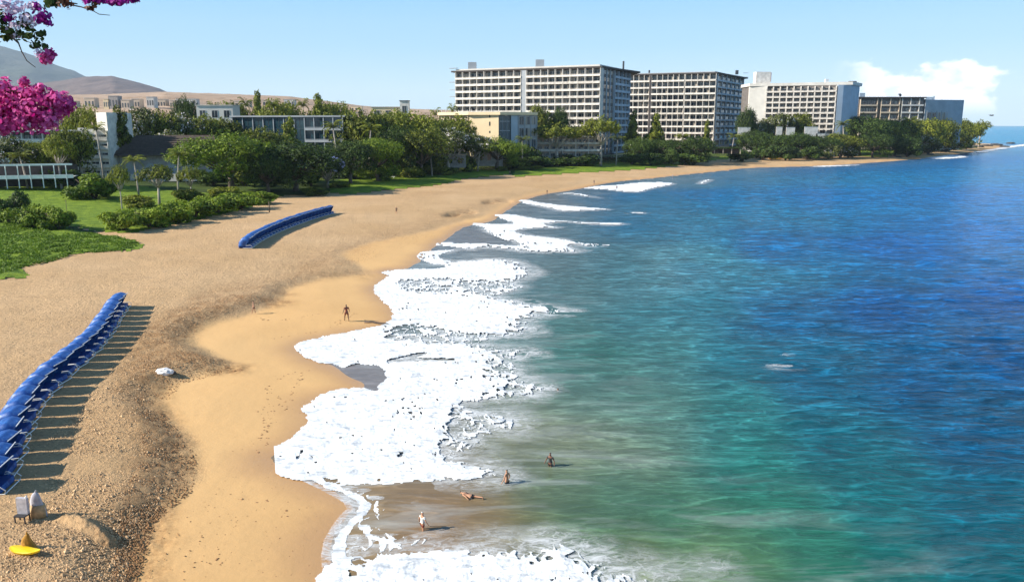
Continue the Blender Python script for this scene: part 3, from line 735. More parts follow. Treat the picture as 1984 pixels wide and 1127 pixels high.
def balcony_mesh(L, depth, style):
    """Slab and parapet along x, the building behind it at y = 0, top of slab at z = 0."""
    b = MB(); b.box((0, -depth, -0.32), (L, -0.002, 0))
    if style == 'solid': b.box((0, -depth - 0.06, -0.36), (L, -depth + 0.12, 0.95))
    elif style == 'low': b.box((0, -depth - 0.06, -0.36), (L, -depth + 0.10, 0.75)); b.box((0, -depth, 1.05), (L, -depth + 0.06, 1.12))
    elif style == 'rail':
        b.box((0, -depth, 1.02), (L, -depth + 0.07, 1.10))
        n = max(2, int(L / 1.6))
        for i in range(n + 1): b.box((i * (L - .07) / n, -depth + .005, 0), (i * (L - .07) / n + .06, -depth + .06, 1.02))
    return b

def facade(root, p0, p1, z0, z1, nf, nb, depth=1.6, style='solid', wall='white_render', trim='white_render', fin=0.35, winw=0.8, winh=0.62, glass='dark_glass', frame='window_frame', kinds=(0, 0, 1, 2, 3), skip=(), fins=True, shade=False, extend=0.0, everyf=1):
    """Balconied front along p0 -> p1 (building on the left hand side of the way), parts of ROOT."""
    ro = root.location
    d = Vector((p1[0] - p0[0], p1[1] - p0[1], 0)); L = d.length; d.normalize()
    ang = math.atan2(d.y, d.x); fh = (z1 - z0) / nf; bw = L / nb
    M0 = Vector((p0[0] - ro.x, p0[1] - ro.y, z0 - ro.z))
    def put(o, s, off, z):
        o.location = M0 + d * s + Vector((d.y, -d.x, 0)) * off + Vector((0, 0, z)); o.rotation_euler = (0, 0, ang)
    wh = fh * winh
    wms = [window_mesh(bw * winw, wh, k, frame, glass) for k in range(4)]
    if style != 'none':
        bme = balcony_mesh(L + extend, depth, style).mesh('balcony', MATS[trim])
        bm2 = bme.copy(); bm3 = balcony_mesh(L + extend, depth, 'low').mesh('balcony', MATS[trim])
        if trim == 'white_render': bm2.materials.clear(); bm2.materials.append(MATS['stained_render'])
        for i in range(nf):
            if i in skip: continue
            put(link('balcony', random.choice((bme, bme, bm2, bm3) if style == 'solid' else (bme, bm2)), root), 0, 0, i * fh)
    for i in range(nf):
        for j in range(nb):
            o = link('window', wms[random.choice(kinds)], root)
            put(o, (j + .5) * bw, 0.01, i * fh + (0.02 if style != 'none' else fh * .25))
    if fins:
        pm = MB(); pm.box((-fin / 2, -depth + 0.10 if depth > .3 else -depth, 0), (fin / 2, -0.004, z1 - z0)); pme = pm.mesh('pillar', MATS[trim])
        for j in range(0, nb + 1, everyf):
            put(link('pillar', pme, root), j * bw, 0, 0)

def wall_prism(root, pts, z0, z1, mat, name='wall'):
    b = MB(); b.prism([(p[0] - root.location.x, p[1] - root.location.y) for p in pts], z0 - root.location.z, z1 - root.location.z)
    return b.build(name, MATS[mat], root)
def block(root, name, c, sz, mat, rz=0.0):
    """Box part centred on c = (x, y, z of its base)."""
    b = MB(); M = Matrix.Rotation(rz, 4, 'Z'); b.box((-sz[0] / 2, -sz[1] / 2, 0), (sz[0] / 2, sz[1] / 2, sz[2]), M)
    o = b.build(name, MATS[mat], root); o.location = Vector(c) - root.location; return o
def pt(u, v, y): p = at(u, v, y); return (p.x, p.y)
def zt(u, v, y): return at(u, v, y).z

# ---- tall hotel with two wings, the nearest tower
def tower_one():
    base = 6.0
    A = at(885, 135, 516); Cn = at(1022, 126, 495); B = at(1166, 124, 474); D = at(1219, 124, 522)
    top = B.z
    a, c, b, d = (A.x, A.y), (Cn.x, Cn.y), (B.x, B.y), (D.x, D.y)
    r = empty('hotel_tower', (b[0], b[1], base), label='tallest white hotel block with long balconies and end wall painted in blue shade', cat='hotel')
    back = (a[0] + 12, a[1] + 30)
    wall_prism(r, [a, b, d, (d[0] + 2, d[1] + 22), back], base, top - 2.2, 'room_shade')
    # roof with a thin overhanging edge
    dv = Vector((b[0] - a[0], b[1] - a[1], 0)).normalized(); nv = Vector((dv.y, -dv.x, 0))
    a2 = Vector((*a, 0)) - dv * 3 + nv * 2.0; b2 = Vector((*b, 0)) + nv * 2.2 + dv * 1.0; d2 = Vector((*d, 0)) + Vector((7, -1.5, 0))
    wall_prism(r, [(a2.x, a2.y), (b2.x, b2.y), (d2.x, d2.y), (d[0] + 6, d[1] + 22), (back[0] - 4, back[1])], top - 2.19, top - 1.3, 'dark_roof', 'roof')
    wall_prism(r, [(a2.x + 3, a2.y + 1), (b2.x - 1, b2.y + 2), (d[0], d[1] + 3), (d[0], d[1] + 20), back], top - 1.29, top - .3, 'pale_concrete', 'parapet')
    z1 = top - 2.3
    # main front in two stretches with a dark recess between
    m1 = (a[0] + (b[0] - a[0]) * .475, a[1] + (b[1] - a[1]) * .475); m2 = (a[0] + (b[0] - a[0]) * .51, a[1] + (b[1] - a[1]) * .51)
    facade(r, a, m1, base + 1, z1, 12, 9, 2.3, 'solid', fin=.26, winh=.76, winw=.9)
    facade(r, m2, b, base + 1, z1, 12, 10, 2.3, 'solid', fin=.26, winh=.76, winw=.9)
    mm = MB(); o = wall_prism(r, [m1, m2, (m2[0] + nv.x * 1.9, m2[1] + nv.y * 1.9), (m1[0] + nv.x * 1.9, m1[1] + nv.y * 1.9)], base + 1, top - 2.2, 'grey_render', 'stair_shaft')
    # shaded end: vertical fins, windows and small balconies
    b3 = (b[0] + .9 * nv.x + .6, b[1] + .9 * nv.y)
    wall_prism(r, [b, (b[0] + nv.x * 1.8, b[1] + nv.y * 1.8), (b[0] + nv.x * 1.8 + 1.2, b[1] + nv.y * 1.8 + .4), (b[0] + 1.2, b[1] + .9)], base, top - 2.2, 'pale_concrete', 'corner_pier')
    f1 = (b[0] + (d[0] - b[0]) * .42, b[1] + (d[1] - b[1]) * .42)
    facade(r, (b[0] + 1.0, b[1] + 2.0), f1, base + 1, z1, 12, 3, .5, 'none', trim='blue_grey_shade_render', fin=.7, winw=.55, winh=.55)
    facade(r, f1, d, base + 1, z1, 12, 4, 1.3, 'solid', trim='blue_grey_shade_render', fin=.6, winw=.6)
    # lower storeys stick out as terraces to the left
    e0 = Vector((*a, 0)) - dv * 4
    for k, zz in enumerate((zt(885, 160, 516), zt(885, 175, 516), zt(885, 188, 516), zt(885, 133, 516))):
        bb = MB(); bb.box((-5, -0.9, 0), (0.2, .9, .35), Matrix.Rotation(math.atan2(dv.y, dv.x), 4, 'Z'))
        o = bb.build('balcony_end', MATS['grey_render'], r); o.location = Vector((a[0], a[1], zz)) - r.location
    for u, v0, w, y_, mt in ((915, 121, 16, 518, 'grey_render'), (1046, 116, 16, 500, 'grey_render'), (1208, 119, 2.5, 512, 'dark_metal')):
        p = at(u, v0, y_); block(r, 'roof_plant', (p.x, p.y, top - 1.2), (w * .32, 3, max(1.5, p.z - top + 1.2)), mt)
    return r, base
tower_one()

def tower_two():
    base = 6.0
    A = at(1219, 140, 668); B = at(1389, 137, 640); D = at(1441, 138, 715)
    top = B.z; a, b, d = (A.x, A.y), (B.x, B.y), (D.x, D.y)
    r = empty('hotel_tower', (b[0], b[1], base), label='second white hotel tower with stacked balconies, right of the tallest block', cat='hotel')
    back = (a[0] + 6, a[1] + 26)
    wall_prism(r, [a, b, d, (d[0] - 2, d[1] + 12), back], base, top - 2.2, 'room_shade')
    dv = Vector((b[0] - a[0], b[1] - a[1], 0)).normalized(); nv = Vector((dv.y, -dv.x, 0))
    wall_prism(r, [(a[0] + nv.x * 2, a[1] + nv.y * 2), (b[0] + nv.x * 2.2 + 1, b[1] + nv.y * 2.2), (d[0] + 3.5, d[1] - 2), (d[0] - 2, d[1] + 12), back], top - 2.19, top - 1.2, 'dark_roof', 'roof')
    wall_prism(r, [(a[0] + 2, a[1] + 2), (b[0] - 1, b[1] + 1.5), (d[0] - 2, d[1]), (d[0] - 2, d[1] + 11), back], top - 1.19, top - .4, 'grey_render', 'parapet')
    z1 = top - 2.3
    s = lambda t: (a[0] + (b[0] - a[0]) * t, a[1] + (b[1] - a[1]) * t)
    facade(r, s(0), s(.25), base + 1, z1, 11, 4, 2.2, 'solid', fin=.26, winh=.76, winw=.9)
    wall_prism(r, [s(.25), s(.275), (s(.275)[0] + nv.x * 2.2, s(.275)[1] + nv.y * 2.2), (s(.25)[0] + nv.x * 2.2, s(.25)[1] + nv.y * 2.2)], base + 1, top - 2.2, 'dark_roof', 'stair_shaft')
    facade(r, s(.275), s(.65), base + 1, z1, 11, 6, 2.2, 'solid', fin=.26, winh=.76, winw=.9)
    facade(r, s(.66), s(1), base + 1, z1, 11, 5, 2.2, 'solid', fin=.26, winh=.76, winw=.9)
    facade(r, (b[0] + .8, b[1] + 1.2), d, base + 1, z1, 11, 6, .9, 'solid', trim='blue_grey_shade_render', fin=.7, winw=.6)
    for zz in (zt(1440, 142, 715), zt(1440, 150, 715), zt(1440, 168, 715)):
        bb = MB(); bb.box((-.5, -1, 0), (4.0, 1, .3)); o = bb.build('balcony_end', MATS['blue_grey_shade_render'], r); o.location = Vector((d[0], d[1], zz)) - r.location
    for u, v0, w, h in ((1258, 134, 3, 4), (1428, 135, 6, 3)):
        p = at(u, v0, 670); block(r, 'roof_plant', (p.x, p.y, top - 1.1), (w * .33, 2.5, 3.2), 'dark_metal')
tower_two()

def lower_wing():
    a = pt(1432, 178, 760); b = pt(1456, 178, 760); top = zt(1440, 176, 760)
    r = empty('hotel_wing', (a[0], a[1], 6), label='lower blue grey wing in shade behind the second tower', cat='hotel')
    wall_prism(r, [(a[0] - 8, a[1]), b, (b[0], b[1] + 20), (a[0] - 8, a[1] + 20)], 6, top, 'blue_grey_shade_render')
    facade(r, (a[0] - 1, a[1] - .01), b, 7, top - 1, 8, 3, .3, 'none', trim='blue_grey_shade_render', fin=.5, winw=.6)
lower_wing()

def slab_hotel():
    base = 4.0; y = 590
    A = at(1453, 160, y + 26); B = at(1622, 158, y); D = at(1664, 158, y + 24); top = A.z
    a, b, d = (A.x, A.y), (B.x, B.y), (D.x, D.y)
    r = empty('slab_hotel', (a[0], a[1], base), label='broad hotel slab with a blank pale wall at each end of its balcony grid', cat='hotel')
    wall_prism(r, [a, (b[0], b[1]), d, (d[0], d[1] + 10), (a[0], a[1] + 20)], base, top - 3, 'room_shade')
    w = lambda t: (a[0] + (b[0] - a[0]) * t, a[1] + (b[1] - a[1]) * t)
    e = w(.225); g = w(1.0)
    wall_prism(r, [(a[0] - .5, a[1] - 2.0), (e[0] - 1.2, e[1] - 2.0), (e[0] - 1.2, e[1] + .1), (a[0] - .5, a[1] + .1)], base, top - 3, 'pale_concrete', 'end_wall')
    f = pt(1633, 160, y)
    wall_prism(r, [(f[0], b[1] - 2.2), (f[0] + 6, b[1] - .5), (d[0] + .6, d[1] - 1), (d[0] + .5, d[1]), (b[0] + .4, b[1] + .01), (b[0] + .1, b[1] - 2.2)], base, top - 3, 'blue_grey_shade_render', 'end_wall')
    facade(r, (e[0] - 1, e[1]), b, base + 1, top - 3.6, 12, 10, 2.4, 'low', trim='stained_render', fin=.8, winw=.72, winh=.66)
    wall_prism(r, [(a[0] - 1, a[1] - 3), (f[0] + 6, b[1] - 3), (d[0] + 1.5, d[1] - 3), (d[0] + 1.5, d[1] + 10), (a[0] - 1, a[1] + 20)], top - 2.99, top - .9, 'pale_concrete', 'roof')
    p = at(1477, 140, y + 30); block(r, 'lift_house', (p.x, y + 30, top - .89), (10.8, 7, p.z - top + .9), 'white_render')
    block(r, 'sign_panel', (p.x + 5.8, y + 30, top + .6), (.5, 5.4, p.z - top - 1), 'red_paint')
    block(r, 'roof_plant', (at(1607, 155, y).x, y + 5, top - .89), (2.4, 2, 2.2), 'white_metal')
    block(r, 'roof_plant', (at(1654, 157, y + 12).x, y + 14, top - .89), (5, 3, 1.2), 'dark_metal')
slab_hotel()

def low_hotel():
    y = 690; base = 3; A = at(1665, 188, y); B = at(1791, 188, y); D = at(1867, 194, y + 10); top = A.z
    a, b, d = (A.x, A.y), (B.x, B.y), (D.x, D.y)
    r = empty('low_hotel', (a[0], a[1], base), label='low tan hotel with dark shaded right end near the headland', cat='hotel')
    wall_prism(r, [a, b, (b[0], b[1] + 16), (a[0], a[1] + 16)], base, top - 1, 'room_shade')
    wall_prism(r, [(a[0] - 1, a[1] - 2), (b[0] + 1, b[1] - 2), (b[0] + 1, b[1] + 16), (a[0], a[1] + 16)], top - .99, top, 'dark_roof', 'roof')
    s = lambda t: (a[0] + (b[0] - a[0]) * t, a[1])
    facade(r, s(.02), s(.28), base + 1, top - 1.2, 7, 3, 1.5, 'solid', trim='tan_render', fin=.5, everyf=3)
    facade(r, s(.34), s(.62), base + 1, top - 1.2, 7, 4, 1.5, 'solid', trim='tan_render', fin=.5, everyf=2)
    facade(r, s(.66), s(.99), base + 1, top - 1.2, 7, 5, 1.5, 'solid', trim='pale_concrete', fin=.6, everyf=2)
    t2 = D.z
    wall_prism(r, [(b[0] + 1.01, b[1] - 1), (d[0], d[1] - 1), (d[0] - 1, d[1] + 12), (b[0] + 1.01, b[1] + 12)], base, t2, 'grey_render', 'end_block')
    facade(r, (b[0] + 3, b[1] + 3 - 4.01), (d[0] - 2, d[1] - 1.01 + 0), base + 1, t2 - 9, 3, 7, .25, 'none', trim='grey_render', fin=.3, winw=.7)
    for u, w, h, hh in ((1806, 14, 3, 2.4), (1815, 3, 3, 3.2)):
        p = at(u, 190, y); block(r, 'roof_plant', (p.x, y + 6, t2 - .01), (w * .4, 3, hh), 'blue_grey_shade_render')
    # dish on its stand
    p = at(1748, 186, y); mb = MB(); mb.tube([(0, 0, 0), (0, 0, 1.4)], .18); mb.tube([(-1.8, 0, 1.2), (-1.2, 0, 3.0)], .12)
    for k in range(5): mb.tube([(0, -.1 * k, 1.6), (.05, -.1 * k - .25, 1.7)], [1.2 - .1 * k, 1.35 - .1 * k], 12)
    o = mb.build('dish_aerial', MATS['dark_metal'], r); o.location = Vector((p.x, y + 4, top)) - r.location
    block(r, 'stair_house', (at(1672, 183, y).x, y + 3, top - .001), (4.5, 4, 3.2), 'blue_grey_shade_render')
low_hotel()

def cream_block():
    y = 425; base = 5.5
    A = at(848, 220, y + 22); B = at(909, 219, y + 6); Cc = at(966, 219, y); D = at(1040, 219, y + 12); top = Cc.z
    r = empty('cream_block', (Cc.x, Cc.y, base), label='cream walled block with dark glazed side in front of the tallest hotel', cat='building')
    b, c, d, a = (B.x, B.y), (Cc.x, Cc.y), (D.x, D.y), (A.x, A.y)
    wall_prism(r, [b, c, (c[0] + 2, c[1] + 22), (b[0], b[1] + 22)], base, top - 1.0, 'cream_render')
    g1 = pt(990, 219, y + 4.2); g2 = pt(1003, 219, y + 6.2)
    wall_prism(r, [(c[0] + .01, c[1] + .02), g1, (g1[0], g1[1] + 18), (c[0] + 2.01, c[1] + 21)], base, top - 1.3, 'teal_glass', 'glazed_bay')
    bb = r
    for k in range(1, 3):
        q = (c[0] + (g1[0] - c[0]) * k / 3, c[1] + (g1[1] - c[1]) * k / 3)
        block(r, 'mullion', (q[0], q[1] - .15, base), (.22, .3, top - 1.4 - base), 'grey_render')
    for zz in (zt(980, 254, y), zt(980, 236, y)): block(r, 'transom', ((c[0] + g1[0]) / 2, (c[1] + g1[1]) / 2 - .2, zz), (6.2, .3, .35), 'grey_render', math.atan2(g1[1] - c[1], g1[0] - c[0]))
    wall_prism(r, [(g1[0] + .01, g1[1] - .6), (g2[0], g2[1] - .6), (g2[0], g2[1] + 16), (g1[0] + .01, g1[1] + 16)], base, top - 1.2, 'blue_grey_shade_render', 'shaded_wall')
    wall_prism(r, [(g2[0] + .01, g2[1]), d, (d[0], d[1] + 14), (g2[0] + .01, g2[1] + 14)], base, top - 1.2, 'grey_render', 'side_wall')
    facade(r, (g2[0] + .4, g2[1] - .02), (d[0], d[1] - .02), base + 5, top - 1.4, 3, 3, .4, 'none', trim='grey_render', fin=.45, winw=.74, winh=.7)
    # roof terrace running left with its pale fascia
    wall_prism(r, [(a[0], a[1] - 1), (b[0] - .5, b[1] - 1.6), (c[0] + .8, c[1] - 1.5), (g2[0], g2[1] - 1.4), (d[0] + .5, d[1] - 1), (d[0] + .5, d[1] + 14), (c[0], c[1] + 24), (a[0], a[1] + 20)], top - .99, top + .5, 'cream_render', 'roof')
    wall_prism(r, [(a[0] + 1, a[1] + 1), (b[0] - .01, b[1] + 1), (b[0] - .01, b[1] + 20), (a[0] + 1, a[1] + 20)], base, top - 1.0, 'tan_render', 'wing')
    facade(r, (a[0] + 1, a[1] + .98), (b[0] - .3, b[1] + .98), base + 1, top - 1.2, 4, 5, 1.0, 'low', trim='tan_render', fin=.4, winw=.7)
    # slits in the cream wall
    for v0, v1 in ((222, 228), (236, 244), (254, 258)):
        p = at(949, v1, y); q = at(949, v0, y); tt = (949 - 909) / 57
        block(r, 'slit_window', (b[0] + (c[0] - b[0]) * .70, b[1] + (c[1] - b[1]) * .70, p.z), (.75, .12, q.z - p.z), 'dark_glass', math.atan2(c[1] - b[1], c[0] - b[0]))
    # planters and rail on the terrace
    n = 14
    for i in range(n):
        t = i / n; block(r, 'rail_post', (a[0] + (c[0] - a[0]) * t, a[1] + (c[1] - a[1]) * t - 1.2, top + .5), (.18, .18, 1.3), 'white_metal')
    return top
cream_block()

def podium():
    y = 446; base = 5.5; a = pt(1040, 275, y); b = pt(1165, 275, y); top = zt(1100, 262, y)
    r = empty('beach_podium', (a[0], a[1], base), label='two storey white podium with open terraces below the tallest hotel', cat='building')
    wall_prism(r, [a, b, (b[0], b[1] + 12), (a[0], a[1] + 12)], base, top - 1, 'tan_render')
    facade(r, a, b, base + .6, top - .8, 3, 10, 2.4, 'solid', trim='white_render', fin=.35, winw=.7, everyf=2)
    wall_prism(r, [(a[0], a[1] - 2.6), (b[0], b[1] - 2.6), (b[0], b[1] + 12), (a[0], a[1] + 12)], top - .99, top - .3, 'pale_concrete', 'roof')
podium()

def teal_block():
    y = 345; base = 6; A = at(450, 224, y + 8); M = at(590, 224, y + 2); B = at(664, 224, y); top = B.z
    r = empty('glass_office', (A.x, A.y, base), label='dark teal glass block with a pale window grid half hidden by trees', cat='building')
    a, m_, b = (A.x, A.y), (M.x, M.y), (B.x, B.y)
    wall_prism(r, [a, m_, b, (b[0], b[1] + 16), (a[0], a[1] + 16)], base, top - .6, 'teal_glass')
    wall_prism(r, [(a[0] - 1, a[1] - 1), (m_[0], m_[1] - 1), (b[0] + 1, b[1] - 1), (b[0] + 1, b[1] + 16), (a[0] - 1, a[1] + 16)], top - .59, top, 'grey_render', 'roof')
    facade(r, (m_[0], m_[1] - .02), (b[0], b[1] - .02), base + 1, top - .8, 4, 4, .8, 'low', trim='grey_render', fin=.35, winw=.85, winh=.75, glass='teal_glass', frame='dark_metal', kinds=(0,))
    facade(r, (a[0], a[1] - .02), (m_[0], m_[1] - .02), base + 1, top - .8, 4, 7, .5, 'none', trim='grey_render', fin=.3, winw=.9, winh=.8, glass='teal_glass', frame='dark_metal', kinds=(0,))
teal_block()

def white_apartment():
    y = 288; base = 5.0; A = at(150, 248, y); Mx = at(207, 218, y); B = at(229, 218, y + 8); t1 = A.z; t2 = Mx.z
    r = empty('white_apartment', (Mx.x, Mx.y, base), label='white stepped apartment block behind trees at far left', cat='building')
    a, m_, b = (A.x, A.y), (Mx.x, Mx.y), (B.x, B.y); k = pt(180, 218, y)
    wall_prism(r, [a, m_, (m_[0], m_[1] + 14), (a[0], a[1] + 14)], base, t1, 'white_render')
    wall_prism(r, [(k[0], y + 2), (m_[0] + .01, y - .6), b, (b[0], b[1] + 10), (k[0], y + 13)], t1 - 14, t2, 'white_render', 'stair_tower')
    wall_prism(r, [(m_[0] + .02, y - .59), b, (b[0], b[1] + 9), (m_[0] + .02, y + 9)], base, t1 - 14.01, 'blue_grey_shade_render', 'side_wall')
    facade(r, a, (m_[0] - .4, m_[1]), base + 1.2, t1 - .9, 5, 3, 1.0, 'solid', trim='white_render', fin=.3, winw=.8, winh=.55)
    # long wing to the left with white balcony bands and open ground floor
    c0 = pt(-140, 270, y - 12); c1 = pt(146, 270, y - 2); tt = zt(60, 256, y - 8)
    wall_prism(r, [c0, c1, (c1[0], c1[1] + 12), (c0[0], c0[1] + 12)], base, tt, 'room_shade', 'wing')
    facade(r, c0, c1, base + .2, tt, 5, 14, 2.2, 'solid', trim='white_render', fin=.28, winw=.7, everyf=1)
    wall_prism(r, [(c0[0], c0[1] - 2.4), (c1[0], c1[1] - 2.4), (c1[0], c1[1] + 12), (c0[0], c0[1] + 12)], tt + .01, tt + .6, 'white_render', 'roof')
white_apartment()

def pergola():
    y = 245; z0 = 3.6; r = empty('white_pergola', (pt(0, 350, y)[0], y, z0), label='long white two-beam pergola in front of the apartment wing', cat='pergola')
    c0 = at(-120, 350, y - 8); c1 = at(143, 350, y + 3)
    d = (c1 - c0); L = d.length; ang = math.atan2(d.y, d.x)
    zt1 = at(60, 321, y).z; zt2 = at(60, 343, y).z; b0 = H1(c0.x, c0.y)
    for z_, hh, n in ((zt1, .55, 'beam'), (zt2 - .5, 1.1, 'beam')):
        b = MB(); b.box((0, -.25, 0), (L, .25, hh), Matrix.Rotation(ang, 4, 'Z')); o = b.build(n, MATS['white_metal'], r); o.location = Vector((c0.x, c0.y, z_)) - r.location
    pm = MB(); pm.box((-.11, -.11, 0), (.11, .11, zt1 - b0 - .01)); me = pm.mesh('post', MATS['white_metal'])
    for i in range(11):
        o = link('post', me, r); t = (i + .5) / 11; o.location = Vector((c0.x + d.x * t, c0.y + d.y * t - .42, b0)) - r.location
    fl = MB(); fl.box((0, 0, zt2 - .2), (L, 8, zt2), Matrix.Rotation(ang, 4, 'Z')); o = fl.build('deck', MATS['pale_concrete'], r); o.location = Vector((c0.x, c0.y, 0)) - Vector((r.location.x, r.location.y, r.location.z)) + Vector((0, .3, -.01))
    bk = MB(); bk.box((0, 8.01, b0), (L, 8.3, zt1), Matrix.Rotation(ang, 4, 'Z')); o = bk.build('back_wall', MATS['dark_roof'], r); o.location = Vector((c0.x, c0.y, 0)) - r.location
pergola()

def brown_lodge():
    y = 292; base = 4.6; z_e = zt(300, 296, y); z_r = zt(300, 262, y + 8)
    a = pt(228, 300, y); b = pt(432, 300, y + 4)
    r = empty('brown_roofed_lodge', (a[0], a[1], base), label='low lodge with broad brown shingle roof and grey arched walls', cat='building')
    wall_prism(r, [a, b, (b[0], b[1] + 14), (a[0], a[1] + 14)], base, z_e, 'stone_wall')
    mb = MB(); ax, ay = a[0] - 1.5 - r.location.x, a[1] - 2.5 - r.location.y; bx, by = b[0] + 1 - r.location.x, b[1] - 2.5 - r.location.y
    ze = z_e - base; zr = z_r - base
    mb.add([(ax, ay, ze - 1), (bx, by, ze - 1), (bx, by + 19, ze - 1), (ax, ay + 19, ze - 1), (ax + 6, ay + 9, zr), (bx - 6, by + 9, zr)],
           [(0, 1, 5, 4), (1, 2, 5), (2, 3, 4, 5), (3, 0, 4), (3, 2, 1, 0)])
    mb.build('roof', MATS['shingle_roof'], r)
    # courses of shingles, each a strip standing proud
    for k in range(1, 9):
        t = k / 9.5; bb = MB(); x0 = ax + 6 * t; x1 = bx - 6 * t; yy0 = ay + 9 * t; yy1 = by + 9 * t; zz = ze - 1 + (zr - ze + 1) * t
        bb.add([(x0, yy0 - .05, zz + .02), (x1, yy1 - .05, zz + .02), (x1, yy1 + .5, zz + .36), (x0, yy0 + .5, zz + .36)], [(0, 1, 2, 3)])
        bb.build('shingle_course', MATS['shingle_roof'], r)
    # big arched openings with low parapets
    n = 5; L = math.hypot(b[0] - a[0], b[1] - a[1])
    for i in range(n):
        w = L / n * .8; am = MB(); pts = [(-w / 2, 0)] + [(-w / 2 + w * j / 10, 2.6 + 3.2 * math.sin(PI * j / 10)) for j in range(11)] + [(w / 2, 0)]
        m_ = len(pts); am.add([(p[0], -.12, p[1]) for p in pts] + [(p[0], .02, p[1]) for p in pts], [tuple(range(m_))] + [(j, (j + 1) % m_, m_ + (j + 1) % m_, m_ + j) for j in range(m_)])
        o = am.build('archway', MATS['grey_render'], r); t = (i + .5) / n
        o.location = (a[0] + (b[0] - a[0]) * t - r.location.x, a[1] + (b[1] - a[1]) * t - r.location.y - .03, 0)
        o.rotation_euler = (0, 0, math.atan2(b[1] - a[1], b[0] - a[0]))
        block(r, 'parapet', (a[0] + (b[0] - a[0]) * t, a[1] + (b[1] - a[1]) * t - 3.2, base - .6), (w, .4, 2.6), 'pale_concrete')
brown_lodge()

# ---- low buildings and garden walls between the trees
def small_house(name, u, v0, v1, y, w_px, mat, label, cat='building', roof='pale_concrete', nb=3, depth=8, win=True):
    p = at(u, v0, y); q = at(u, v1, y); s = y / 1590.0; w = w_px * s
    r = empty(name, (p.x, y, q.z), label=label, cat=cat)
    wall_prism(r, [(p.x - w / 2, y), (p.x + w / 2, y), (p.x + w / 2, y + depth), (p.x - w / 2, y + depth)], q.z, p.z, mat)
    wall_prism(r, [(p.x - w / 2 - .3, y - .4), (p.x + w / 2 + .3, y - .4), (p.x + w / 2 + .3, y + depth), (p.x - w / 2 - .3, y + depth)], p.z + .001, p.z + .35, roof, 'roof')
    if win:
        me = window_mesh(w / nb * .5, (p.z - q.z) * .4, 0)
        for i in range(nb):
            o = link('window', me, r); o.location = (-w / 2 + (i + .5) * w / nb, -.004, (p.z - q.z) * .35)
    return r
small_house('rooftop_block', 752, 208, 232, 470, 66, 'cream_render', 'low cream wall block rising behind the dense trees', depth=10)
small_house('lookout_box', 783, 196, 232, 460, 17, 'white_render', 'small white box tower with a dark cap', roof='dark_roof', nb=1, depth=5)
small_house('service_block', 415, 205, 240, 380, 70, 'pale_concrete', 'pale flat-roofed block left of the dark teal glass block', depth=10)
small_house('brick_kiosk', 948, 290, 322, 398, 52, 'stone_wall', 'grey brown stone kiosk under the bright tree by the beach edge', roof='white_render', depth=6)
small_house('tan_cabin', 872, 300, 325, 375, 60, 'stone_wall', 'low stone cabin among the dense trees by the lawn', roof='tan_render', depth=6)
p = at(1408, 285, 478); q = at(1408, 298, 478); r = empty('garden_shelter', (p.x, 478, q.z), label='low flat-topped garden shelter with green planted roof beside the beach', cat='shelter')
block(r, 'roof', (p.x, 478, p.z - .9), (17, 5, .9), 'grass')
for sx in (-7.6, -2.5, 2.5, 7.6): block(r, 'post', (p.x + sx, 476, q.z), (.35, .35, p.z - .91 - q.z), 'tan_render')
block(r, 'back_wall', (p.x, 480.2, q.z), (16, .3, p.z - .91 - q.z), 'shingle_roof')
for (u, v0, v1, w, lab) in ((1510, 246, 256, 12, 'narrow white garden wall panel below the hotel slab'), (1532, 247, 257, 17, 'wide white garden wall panel between two shrubs'),
                            (1572, 246, 256, 26, 'longest white garden wall panel below the hotel slab'), (1590, 259, 266, 18, 'lowest white garden wall panel, under the longest one'), (1442, 247, 253, 24, 'white garden wall panel at the foot of the second tower')):
    p = at(u, v0, 560); q = at(u, v1, 560); w_ = w * .352
    r = empty('garden_wall', (p.x, 560, q.z - 3), label=lab, cat='wall', group='white garden walls')
    block(r, 'panel', (p.x, 560, q.z - 3), (w_, .4, p.z - q.z + 3), 'white_render'); block(r, 'coping', (p.x, 560, p.z + .001), (w_ + .2, .6, .15), 'pale_concrete')

# pieces that stand on a roof belong to that roof
for rt in [o for o in bpy.data.objects if o.type == 'EMPTY' and o.parent is None]:
    rf = [c for c in rt.children if c.name.split('.')[0] == 'roof']
    if not rf: continue
    names = {'shingle_course', 'roof_plant', 'lift_house', 'dish_aerial', 'rail_post', 'stair_house'} | ({'parapet'} if 'tower' in rt.name else set())
    for c in rt.children:
        if c.name.split('.')[0] in names: c.parent = rf[0]

# ---- town on the dry hillside
def hill_hit(u, v, y):  # just the bearing and level
    return at(u, v, y)
HOUSES = [(130, 196, 205, 34, 'tan_render'), (172, 190, 208, 20, 'tan_render'), (205, 192, 209, 12, 'cream_render'), (218, 186, 210, 18, 'stone_wall'), (242, 194, 210, 16, 'tan_render'),
          (262, 192, 208, 16, 'tan_render'), (290, 188, 207, 14, 'pale_concrete'), (312, 193, 206, 16, 'tan_render'), (335, 195, 206, 14, 'tan_render'), (468, 196, 206, 30, 'tan_render'),
          (360, 192, 203, 40, 'pale_concrete'), (520, 194, 203, 26, 'tan_render'), (560, 193, 204, 20, 'pale_concrete'), (655, 203, 215, 20, 'tan_render'), (95, 200, 210, 22, 'tan_render'), (690, 206, 214, 22, 'cream_render')]
hx, hy, hz = NEARHILL
def hill_z(x, y):
    i = np.argmin((hx - x) ** 2 + (hy - y) ** 2); return float(hz.ravel()[i])
WORDS = ['leftmost', 'second', 'third', 'fourth', 'fifth', 'sixth', 'seventh', 'eighth', 'ninth', 'tenth', 'eleventh', 'twelfth', 'thirteenth', 'fourteenth', 'fifteenth', 'rightmost']
